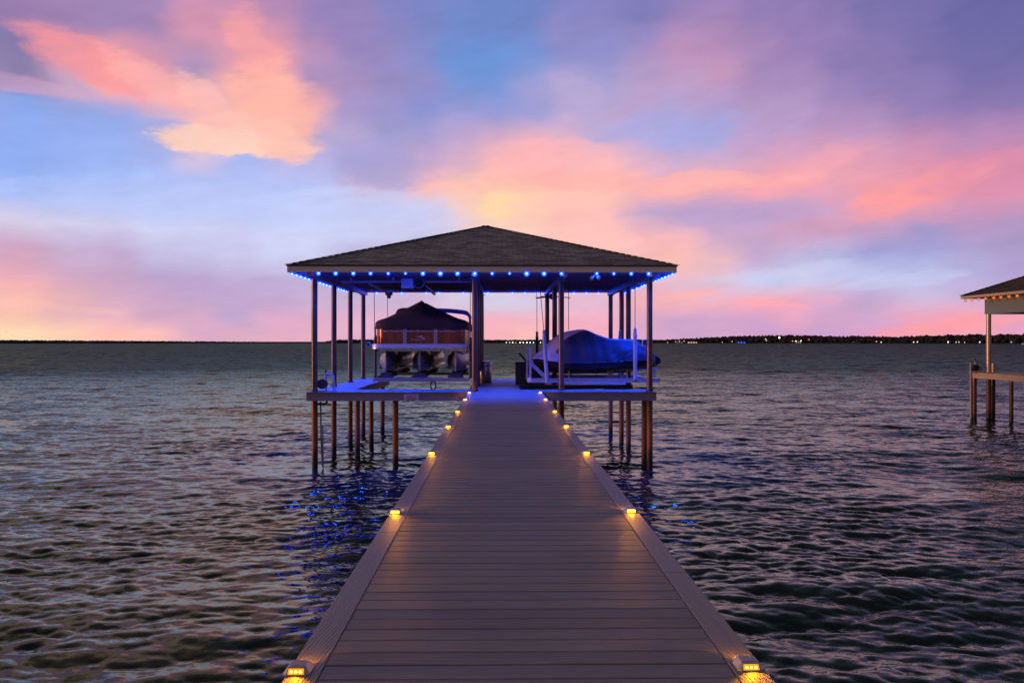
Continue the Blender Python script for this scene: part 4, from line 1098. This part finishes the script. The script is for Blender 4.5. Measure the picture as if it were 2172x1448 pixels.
# ------------------------------------------------------------------ smaller things on the boathouse deck
bn = thing('trash_can', (PX(1030, 27.2), 27.2, DECK), 'round stainless steel trash can on the walkway behind the pile', 'trash can')
bx, by = PX(1029, 27.2), 27.2
b = MB(); b.lathe([(0.20, 0.0), (0.215, 0.02), (0.22, 0.55), (0.215, 0.56)], (bx, by, DECK), 28); b.build('body', M['bin'], bn, smooth=True)
b = MB(); b.lathe([(0.222, 0.57), (0.228, 0.575), (0.228, 0.70), (0.21, 0.725), (0.12, 0.735)], (bx, by, DECK), 28); b.build('lid', M['bin'], bn, smooth=True)
b = MB(); b.lathe([(0.205, 0.555), (0.205, 0.575)], (bx, by, DECK), 28); b.lathe([(0.222, 0.0), (0.228, 0.0), (0.228, 0.03), (0.222, 0.03)], (bx, by, DECK), 28); b.build('band', M['black'], bn, smooth=True)
dx0, dx1, dy0, dy1 = PX(1093.7, 26.05), PX(1093.7, 26.05) + 0.95, 26.05, 26.7
db = thing('dock_box', ((dx0 + dx1) / 2, 26.4, DECK), 'dark plastic dock storage box beside the right slip', 'dock box')
b = MB(); b.bev((dx0, dy0, DECK), (dx1, dy1, DECK + 0.66), 0.01); b.build('body', M['dark_plastic'], db)
b = MB()
for i in range(9):
    x = dx0 + 0.04 + i * 0.1; b.box((x, dy0 - 0.012, DECK + 0.04), (x + 0.05, dy0 - 0.001, DECK + 0.62))
b.build('rib', M['dark_plastic'], db)
b = MB(); b.bev((dx0 - 0.02, dy0 - 0.03, DECK + 0.662), (dx1 + 0.02, dy1 + 0.02, DECK + 0.735), 0.03); b.build('lid', M['dark_plastic'], db)
b = MB(); b.bar(P(1115.5, 765, 26.6), P(1101, 748.5, 26.6), 0.03, 0.07); b.bar(P(1115.5, 765, 26.35), P(1101, 748.5, 26.35), 0.03, 0.07)
b.bar(P(1102.5, 750.5, 26.35), P(1102.5, 750.5, 26.6), 0.05, 0.03); b.bar(P(1109, 758, 26.35), P(1109, 758, 26.6), 0.09, 0.02)
b.tube([P(1114, 766, 26.6), P(1122, 766, 26.6), P(1126, 762, 26.6)], 0.02, 8); b.tube([P(1114, 767, 26.35), P(1114, 767.8, 26.35)], 0.03, 8)
tag(b.build('chair_back', M['black'], origin=P(1112, 767, 26.5)), 'tilted black frame sticking up above the dark dock box', 'frame')
# hose reel at the left front corner
def hose_reel(cx, cy_, z, mat, drum, label, sc=1.0, hose=True):
    r = thing('hose_reel', (cx, cy_, z), label, 'hose reel', 'hose reels on the dock corners')
    def L(x, y, zz): return (cx + x * sc, cy_ + y * sc, z + zz * sc)
    b = MB(); b.box(L(-0.30, -0.14, 0.0), L(0.30, 0.14, 0.03)); b.build('base', M[mat], r)
    b = MB(); b.tube([L(0.0, 0.08, 0.03), L(0.0, 0.08, 0.50)], 0.036 * sc, 12); b.tube([L(0, 0.08, 0.50), L(0.03, 0.08, 0.48), L(0.18, 0.08, 0.465), L(0.21, 0.08, 0.43), L(0.23, 0.08, 0.25), L(0.235, 0.08, 0.03)], 0.034 * sc, 12); b.build('frame', M[mat], r, smooth=True)
    b = MB(); b.tube([L(0.0, 0.08, 0.50), L(0.005, 0.08, 0.64)], [0.03 * sc, 0.014 * sc], 10); b.build('faucet', M['black'], r, smooth=True)
    b = MB(); b.lathe([(0.08, 0.0), (0.135, 0.005), (0.14, 0.02), (0.095, 0.05), (0.095, 0.16), (0.14, 0.19), (0.135, 0.205), (0.03, 0.21)], L(-0.07, -0.13, 0.21), 28, 'y')
    if sc != 1.0:
        q = Vector(L(-0.07, -0.13, 0.21)); b.v = [tuple(q + (Vector(v) - q) * sc) for v in b.v]
    d = b.build('drum', M[drum], r, smooth=True)
    b = MB(); rg = np.linspace(0, 2 * math.pi, 28, endpoint=False)
    for yy in (0.07, 0.10, 0.13): b.tube([L(-0.07 + 0.112 * math.cos(a), -0.13 + yy, 0.21 + 0.112 * math.sin(a)) for a in rg], 0.016 * sc, 8, closed=True)
    if hose: b.tube([L(-0.2, -0.05, 0.27), L(-0.27, -0.02, 0.40), L(-0.31, 0.0, 0.62), L(-0.33, 0.03, 0.9)], 0.018 * sc, 8)
    b.build('hose', M['black'], d, smooth=True)
    return r
hose_reel(PX(689.5, 22.62), 22.62, DECK, 'pvc', 'dark_plastic', 'hose reel with bent white pipe frame beside the front left pile')
# warning sign
sx0, sx1 = PX(857, 22.15), PX(888.5, 22.15); sz1, sz0 = PZ(836, 872, 22.15), PZ(851, 872, 22.15); sy = 22.158
sg = thing('warning_sign', ((sx0 + sx1) / 2, sy, sz0), 'small faded pink warning sign screwed to the front deck fascia', 'sign')
b = MB(); b.box((sx0, sy - 0.006, sz0), (sx1, sy, sz1)); b.build('sign_plate', M['sign'], sg)
text_mesh('WARNING!', (sx1 - sx0) * 0.68, M['sign_red'], sg, ((sx0 + sx1) / 2, sy - 0.007, sz1 - 0.040), 'lettering', 0.034)
b = MB(); wsg = sx1 - sx0
for (a, c, z) in ((0.10, 0.92, 0.085), (0.08, 0.86, 0.105), (0.22, 0.78, 0.128), (0.20, 0.74, 0.148), (0.24, 0.70, 0.172)):
    x = sx0 + wsg * a
    while x < sx0 + wsg * c:
        l = random.uniform(0.018, 0.04); b.box((x, sy - 0.0085, sz1 - z - 0.009), (min(x + l, sx0 + wsg * c), sy - 0.0062, sz1 - z)); x += l + 0.008
b.build('small_print', M['sign_ink'], sg)
# cleats
def cleat(x, y, label):
    r = thing('dock_cleat', (x, y, DECK), label, 'cleat', 'dock cleats on the front deck')
    b = MB(); b.box((x - 0.05, y - 0.03, DECK), (x + 0.05, y + 0.03, DECK + 0.012)); b.build('base', M['alu'], r)
    b = MB(); b.tube([(x - 0.14, y, DECK + 0.07), (x - 0.06, y, DECK + 0.058), (x + 0.06, y, DECK + 0.058), (x + 0.14, y, DECK + 0.07)], [0.012, 0.02, 0.02, 0.012], 10)
    b.tube([(x - 0.04, y, DECK + 0.012), (x - 0.04, y, DECK + 0.05)], 0.016, 8); b.tube([(x + 0.04, y, DECK + 0.012), (x + 0.04, y, DECK + 0.05)], 0.016, 8); b.build('horn', M['alu'], r, smooth=True)
cleat(PX(823, 22.32), 22.32, 'chrome dock cleat on the front deck left of the warning sign')
cleat(PX(1270, 22.32), 22.32, 'chrome dock cleat on the front deck of the right slip')
# ceiling fan
fcx, fcy, fz = PX(1172, 28.4), 28.4, PZ(629, 1172, 28.4)
fn = thing('ceiling_fan', (fcx, fcy, fz), 'dark ceiling fan hanging from the boathouse ceiling over the right slip', 'ceiling fan')
b = MB(); b.lathe([(0.05, -0.10), (0.11, -0.07), (0.13, 0.0), (0.12, 0.07), (0.05, 0.12)], (fcx, fcy, fz), 20); b.build('motor', M['dark_plastic'], fn, smooth=True)
b = MB(); b.tube([(fcx, fcy, fz + 0.10), (fcx, fcy, zc - 0.002)], 0.022, 10); b.build('rod', M['dark_plastic'], fn, smooth=True)
for a in (8, 80, 152, 224, 296):
    d = Vector((math.cos(R(a)), math.sin(R(a)), -0.06)); n = Vector((-d.y, d.x, 0.22)).normalized()
    b = MB(); p0 = Vector((fcx, fcy, fz)) + d * 0.12; p1 = p0 + d * 0.52
    q = [p0 - n * 0.04, p0 + n * 0.04, p1 + n * 0.075, p1 - n * 0.075]
    b.add([tuple(v) for v in q] + [tuple(v + Vector((0, 0, 0.012))) for v in q], [(0, 3, 2, 1), (4, 5, 6, 7), (0, 1, 5, 4), (1, 2, 6, 5), (2, 3, 7, 6), (3, 0, 4, 7)])
    b.build('blade', M['dark_plastic'], fn)
# outlet boxes
def outlet(x, y, z, label):
    r = thing('outlet_box', (x, y, z), label, 'outlet box', 'outlet boxes on the piles')
    b = MB(); b.bev((x - 0.055, y - 0.05, z - 0.09), (x + 0.055, y + 0.05, z + 0.09), 0.012); b.build('box_body', M['box'], r)
    b = MB(); b.box((x - 0.045, y - 0.058, z - 0.07), (x + 0.045, y - 0.051, z + 0.07)); b.build('cover_flap', M['dark_plastic'], r)
outlet(PX(1366, 22.5), 22.45, PZ(726, 1366, 22.5), 'grey outlet box on the front right pile')
outlet(PX(781, 30.2), 30.25, PZ(730.5, 781, 30.2), 'pale outlet box on the rear left pile')
# floodlight pair under the front eave
q = P(1262, 589, 22.0); fl = thing('floodlight', q, 'twin head floodlight under the front eave right of the middle', 'floodlight')
b = MB(); b.lathe([(0.05, 0), (0.05, 0.03)], (q.x, q.y, zc - 0.035), 14); b.tube([(q.x, q.y, zc - 0.03), (q.x, q.y, q.z + 0.05)], 0.014, 8); b.build('mount', M['box'], fl, smooth=True)
for s in (-1, 1):
    b = MB(); b.tube([(q.x + s * 0.02, q.y, q.z + 0.05), (q.x + s * 0.07, q.y - 0.03, q.z + 0.02), (q.x + s * 0.11, q.y - 0.08, q.z - 0.02)], [0.02, 0.04, 0.055], 14); b.build('lamp_head', M['box'], fl, smooth=True)
# conduit by the left front pile
b = MB(); b.tube([(-5.05, 22.5, 1.86), (-5.04, 22.5, 0.9), (-5.0, 22.5, 0.05)], 0.022, 10); b.tube([(-4.985, 22.46, 1.2), (-4.97, 22.46, -0.2)], 0.018, 8)
tag(b.build('conduit_pipe', surf('grey_conduit', (0.35, 0.28, 0.24), 0.5), origin=(-5.02, 22.5, 0), smooth=True), 'thin grey conduit running into the water beside the front left pile', 'pipe')

# ------------------------------------------------------------------ neighbour's boathouse
nb = thing('boathouse', (25.5, 33.5, 0), 'neighbouring boathouse with brown hip roof and pale posts at the right edge', 'boathouse')
NX0, NX1, NY0, NY1, NZ = 21.62, 30.2, 27.6, 37.45, 5.56
NAP = Vector((25.9, 32.6, 7.55))
NZT = NZ + 0.11
hip_roof(nb, NX0, NX1, NY0, NY1, NZT, NAP, M['shingle_brown'])
pale = surf('weathered_cream_trim', (0.40, 0.36, 0.34), 0.55, var=0.15, vscale=4)
header = surf('green_grey_siding', (0.15, 0.20, 0.21), 0.55, var=0.1, vscale=2, stretch=(1, 1, 8))
for lo, hi in (((NX0 + 0.02, NY0, NZ - 0.02), (NX0 + 0.05, NY1 - 0.03, NZT - 0.013)), ((NX0 + 0.02, NY1 - 0.03, NZ - 0.02), (NX1, NY1, NZT - 0.013)), ((NX0 + 0.05, NY0, NZ - 0.02), (NX1, NY0 + 0.03, NZT - 0.013))):
    b = MB(); b.box(lo, hi); b.build('eave_fascia', pale, nb)
b = MB(); b.box((NX0 + 0.05, NY0 + 0.03, NZ - 0.012), (NX1, NY1 - 0.03, NZ)); b.build('soffit', header, nb)
HX, HY = PX(2088.5, 36.6), 36.6
for lo, hi in (((HX, NY0 + 0.5, 4.79), (HX + 0.1, HY, NZ - 0.013)), ((HX + 0.1, HY - 0.1, 4.79), (NX1 - 0.5, HY, NZ - 0.013))):
    b = MB(); b.box(lo, hi); b.build('header_board', header, nb)
DX = 21.42
for (x, y, top) in ((PX(2097, 36.45), 36.45, 4.79), (PX(2097, 36.45), 31.5, 4.79), (PX(2097, 36.45), 28.3, 4.79), (29.3, 36.45, 4.79), (29.3, 28.3, 4.79)):
    b = MB(); b.tube([(x, y, -2.5), (x, y, top)], 0.105, 18); b.build('post', M['pale_pile'], nb, smooth=True)
for (px, Y, top, r) in ((2067, 36.75, 1.87, 0.095), (2107, 36.9, 2.5, 0.085), (2145, 34.55, 1.87, 0.085)):
    b = MB(); x = PX(px, Y); b.tube([(x, Y, -2.5), (x, Y, top)], r, 16); b.build('pile', M['pale_pile'], nb, smooth=True)
b = MB(); x = PX(2059.5, 36.8); b.tube([(x, 36.8, -0.3), (x, 36.8, 2.56)], 0.05, 12); b.build('pipe_guard', M['pvc'], nb, smooth=True)
tanw = surf('tan_dock_timber', (0.46, 0.33, 0.22), 0.6, var=0.15, vscale=3, stretch=(6, 0.5, 6), bump=0.2)
sx = PX(2057, 36.95)
b = MB(); b.box((sx, 26.0, 1.86), (sx + 0.05, 36.95, 2.085)); b.box((sx + 0.05, 36.9, 1.86), (29.5, 36.95, 2.085)); b.build('deck_fascia', tanw, nb)
b = MB()
for i in range(75): b.box((sx - 0.01, 26.0 + i * 0.146, 2.087), (sx + 1.35, 26.14 + i * 0.146, 2.115))
b.build('decking', tanw, nb)
b = MB()
for i in range(45): b.box((sx + 1.36 + i * 0.146, 35.6, 2.087), (sx + 1.50 + i * 0.146, 36.95, 2.115))
b.build('decking', tanw, nb)
op = make_bulb('string_bulb', 'orange_core', 'orange_globe', 0.072, 'x', 'light bulb', 'orange bulbs along the neighbouring eave', (1.0, 0.3, 0.08), 2.0)
BPX = [2050, 2064, 2078.5, 2093, 2110, 2125, 2142.5, 2160]
for i, px in enumerate(BPX):
    o = op if i == 0 else copy_tree(op)
    t = ray(px); Y = (NX0 + 0.03) / t
    o.location = (NX0 - 0.02, Y, NZ - 0.11)
    o['label'] = f'orange bulb along the neighbouring boathouse eave, {ORD[i]} from its left corner'
hose_reel(PX(2069.5, 36.55), 36.5, 2.115, 'pvc', 'dark_plastic', 'hose reel on the neighbouring dock corner at the right', 1.05, hose=False)
b = MB(); rings = []
for y, w, zt_ in ((29.0, 1.2, 3.3), (32, 1.25, 3.35), (34.5, 1.1, 3.4), (35.6, 0.8, 3.45), (36.2, 0.5, 3.5)):
    cxx = 24.4 - 0.15 + (36.2 - y) * 0.04
    rings.append([(cxx - w, y, zt_), (cxx - w * 0.9, y, 2.75), (cxx, y, 2.35), (cxx + w * 0.9, y, 2.75), (cxx + w, y, zt_)])
b.loft(rings)
nbt = thing('moored_boat', (24.3, 33, 2.35), 'dark hulled boat hanging in the neighbouring slip at the right edge', 'boat')
b.build('hull', M['hull'], nbt, smooth=True)
b = MB(); b.tube([(24.25 - 0.5, 36.22, 3.42), (24.3 - 1.1, 34.5, 3.36), (24.4 - 1.27, 32, 3.3), (24.54 - 1.2, 29, 3.25)], 0.03, 8); b.build('rub_rail', M['alu'], nbt, smooth=True)
b = MB(); b.box((23.4, 30.0, 2.2), (25.4, 30.15, 2.42)); b.box((23.4, 34.0, 2.2), (25.4, 34.15, 2.42)); b.build('cradle', M['lake_steel'], nbt)

# ------------------------------------------------------------------ far shore
HP = [(-500, 7), (0, 7), (300, 5.5), (600, 3.6), (688, 3.5), (706, 8), (800, 8.5), (1030, 8), (1160, 8), (1350, 9), (1400, 8), (1450, 10), (1500, 12.5), (1560, 15), (1690, 16.5), (1750, 15), (1900, 13.5), (2000, 16), (2100, 17), (2172, 17), (2700, 16)]
SD = 1720.0
def shore_y(px): return SD * math.cos(math.atan((px - 1086) / F))   # roughly circular far bank
b = MB(); hp_x = list(range(-600, 2800, 12))
rings = []
for px in hp_x:
    a = math.atan((px - 1086) / F) + YAW
    h = 0.55 * interp(HP, px) * 1.0
    rings.append([(rr_ * math.sin(a), rr_ * math.cos(a), zz) for rr_, zz in ((SD - 6, -1.0), (SD + 4, 0.6), (SD + 25, h * 0.8), (SD + 300, h * 1.0), (SD + 320, -1))])
b.loft(rings, cap=False, closed=False)
tag(b.build('far_shore', surf('dark_bank', (0.010, 0.010, 0.008), 0.95)), kind='structure')
b = MB()
leaf = surf('dusk_foliage', (0.020, 0.020, 0.018), 0.95, var=0.5, vscale=0.3)
px = -560.0
while px < 2750:
    a = math.atan((px - 1086) / F) + YAW
    H = interp(HP, px)
    for row in range(2):
        rr_ = SD + 12 + row * 40 + random.uniform(-8, 8)
        hh = max(2.6, (H - 1.0) * (rr_ / F) * random.uniform(0.84, 1.06)) if row else max(2.0, (H - 1) * random.uniform(0.35, 0.85))
        w = min(8, max(4.2, hh * 0.36)) * random.uniform(0.75, 1.25)
        aa = a + random.uniform(-2, 2) / SD
        b.ico((rr_ * math.sin(aa), rr_ * math.cos(aa), hh * 0.55), (w, w, hh * 0.5), 2, jit=0.16)
    px += random.uniform(1.6, 3.2)
tag(b.build('far_wood', leaf), 'dark low wood along the far lake shore', 'trees', kind='stuff')
# lamps and lit buildings on the far shore
warm, white, teal, yel, red, blu, orng = (1, 0.75, 0.42), (1, 0.95, 0.85), (0.45, 1.0, 0.85), (1, 0.95, 0.5), (1, 0.12, 0.06), (0.03, 0.08, 1.0), (1, 0.5, 0.2)
gm = {}
def lamp_mat(c, s):
    if (c, s) not in gm: gm[(c, s)] = glow('shore_lamp_glow', c, s)
    return gm[(c, s)]
def shore_lamp(px, py, col, s, rad, label):
    a = math.atan((px - 1086) / F) + YAW; d = SD - 8
    Y = d * math.cos(a); x, y = d * math.sin(a), Y
    z = max(1.4, PZ(py, px, Y))
    r = thing('shore_lamp', (x, y, -0.5), label, 'lamp', 'lamps along the far shore')
    b = MB(); b.tube([(x, y, -1.0), (x, y, z - rad * 0.8)], 0.16, 6); b.build('post', M['black'], r)
    b = MB(); b.ico((x, y, z), rad, 2); b.build('lamp_globe', lamp_mat(col, s), r, smooth=True)
MID = [(1074, 727.2, white, 3, 0.85), (1081, 727.2, teal, 2.5, 0.9), (1087.5, 727, white, 3, 1.3), (1094, 727, yel, 0.6, 1.4), (1103, 726.8, white, 5, 1.0), (1110, 727, white, 5, 0.95), (1117.5, 726.8, white, 6, 1.05), (1124.5, 726.8, white, 5, 0.95), (1131.5, 727, teal, 4, 0.95), (1146.5, 727.3, warm, 4, 0.95)]
for i, (px, py, c, s, rad) in enumerate(MID):
    nm = {white: 'white', teal: 'teal', yel: 'dim yellow', warm: 'warm'}[c]
    shore_lamp(px, py, c, s, rad, f'{nm} lamp at the far waterline between the two slips, {ORD[i]} from the left')
RIGHT = [(1416, 726.5, orng, 1.6, 0.9), (1433, 724.5, warm, 1.2, 1.0), (1441, 723.5, warm, 1.2, 0.9), (1451, 723, warm, 1.6, 0.9), (1532, 725.5, warm, 1.6, 0.8), (1553, 724.2, warm, 1.4, 0.9),
         (1624, 719, warm, 2.6, 0.9), (1626, 722, warm, 2.2, 0.8), (1653, 716, yel, 6, 1.5), (1681, 723, yel, 1.6, 0.8), (1688, 723.5, yel, 4, 1.3), (1699, 722.5, yel, 2.6, 1.1), (1716, 720, red, 3.0, 0.9),
         (1859, 724, warm, 1.6, 0.9), (1869, 725.5, warm, 2.6, 0.9), (1938, 725.5, warm, 3.0, 0.9), (1946, 725, warm, 2.6, 1.0), (2011, 725.2, white, 3.2, 1.1), (2028, 725.5, warm, 1.6, 0.9), (2034, 725.2, orng, 1.4, 1.1), (2046, 726, warm, 1.8, 0.7), (2078, 725.2, white, 2.8, 1.0), (2145, 725.2, warm, 0.8, 1.2)]
for i, (px, py, c, s, rad) in enumerate(RIGHT):
    nm = {orng: 'orange', warm: 'warm', yel: 'yellow', red: 'red', white: 'white'}[c]
    where = 'before the wooded shore right of the boathouse'
    shore_lamp(px, py, c, s, rad, f'{nm} lamp {where}, {ORD[i]} from the left')
for i in range(6):
    shore_lamp(1460 + i * 3.5, 727.2, (1, 0.7, 0.55), 2.4, 0.75, f'pink white lamp in the tight row on the far shore, {ORD[i]} from the left')
def far_house(px, w, h, mat, label, lit=None):
    a = math.atan((px - 1086) / F) + YAW; d = SD - 4
    x, y = d * math.sin(a), d * math.cos(a)
    r = thing('lakeside_house', (x, y, 0), label, 'house', 'houses on the far shore')
    b = MB(); b.box((x - w / 2, y - 4, -0.5), (x + w / 2, y + 4, h)); b.build('wall', mat, r)
    b = MB(); b.add([(x - w / 2 - 0.6, y - 4.6, h + 0.01), (x + w / 2 + 0.6, y - 4.6, h + 0.01), (x + w / 2 + 0.6, y + 4.6, h + 0.01), (x - w / 2 - 0.6, y + 4.6, h + 0.01), (x - w / 4, y, h + 2.2), (x + w / 4, y, h + 2.2)],
                    [(0, 1, 5, 4), (1, 2, 5), (2, 3, 4, 5), (3, 0, 4), (0, 3, 2, 1)]); b.build('roof', M['shingle'], r)
    if lit:
        for k in range(3):
            b = MB(); xx = x - w * 0.35 + k * w * 0.3; b.box((xx, y - 4.06, h * 0.35), (xx + w * 0.14, y - 4.01, h * 0.75)); b.build('window', lit, r)
hw = surf('dusk_house_wall', (0.05, 0.045, 0.045), 0.8)
far_house(1571, 20, 2.6, hw, 'far shore boathouse glowing blue right of the boathouse roof', glow('blue_lit_window', blu, 5.0))
far_house(1692, 14, 3.4, hw, 'far shore house with pale lit windows below the bright yellow lamp', glow('lit_window', yel, 0.8))
far_house(1815, 12, 3.0, surf('pale_house_wall', (0.09, 0.08, 0.085), 0.8), 'dim unlit house in front of the far right wood', None)
far_house(1440, 16, 2.4, hw, 'low far shore house with warm windows near the row of lamps', glow('warm_window', orng, 0.7))

# ------------------------------------------------------------------ two gulls, far left
for (px, py, label) in ((13.5, 703.5, 'tiny distant bird, the higher one at far left'), (26.5, 711.5, 'tiny distant bird, the lower one at far left')):
    Y = 380.0; c = P(px, py, Y)
    b = MB()
    b.loft([[(c.x + r_ * math.cos(t), c.y + yy, c.z + 0.8 * r_ * math.sin(t)) for t in np.linspace(0, 2 * math.pi, 8, endpoint=False)] for yy, r_ in ((-0.22, 0.01), (-0.12, 0.05), (0.05, 0.06), (0.2, 0.03), (0.3, 0.008))])
    for s in (-1, 1):
        q = [(c.x + s * 0.04, c.y - 0.08, c.z + 0.02), (c.x + s * 0.3, c.y - 0.05, c.z + 0.14), (c.x + s * 0.55, c.y + 0.05, c.z + 0.06), (c.x + s * 0.3, c.y + 0.08, c.z + 0.13), (c.x + s * 0.04, c.y + 0.1, c.z + 0.02)]
        b.add(q + [(x, y, z + 0.012) for x, y, z in q], [(0, 1, 2, 3, 4), (9, 8, 7, 6, 5)] + [(i, (i + 1) % 5, 5 + (i + 1) % 5, 5 + i) for i in range(5)])
    tag(b.build('bird', M['dark_plastic'], origin=c, smooth=True), label, 'bird', 'birds at far left')
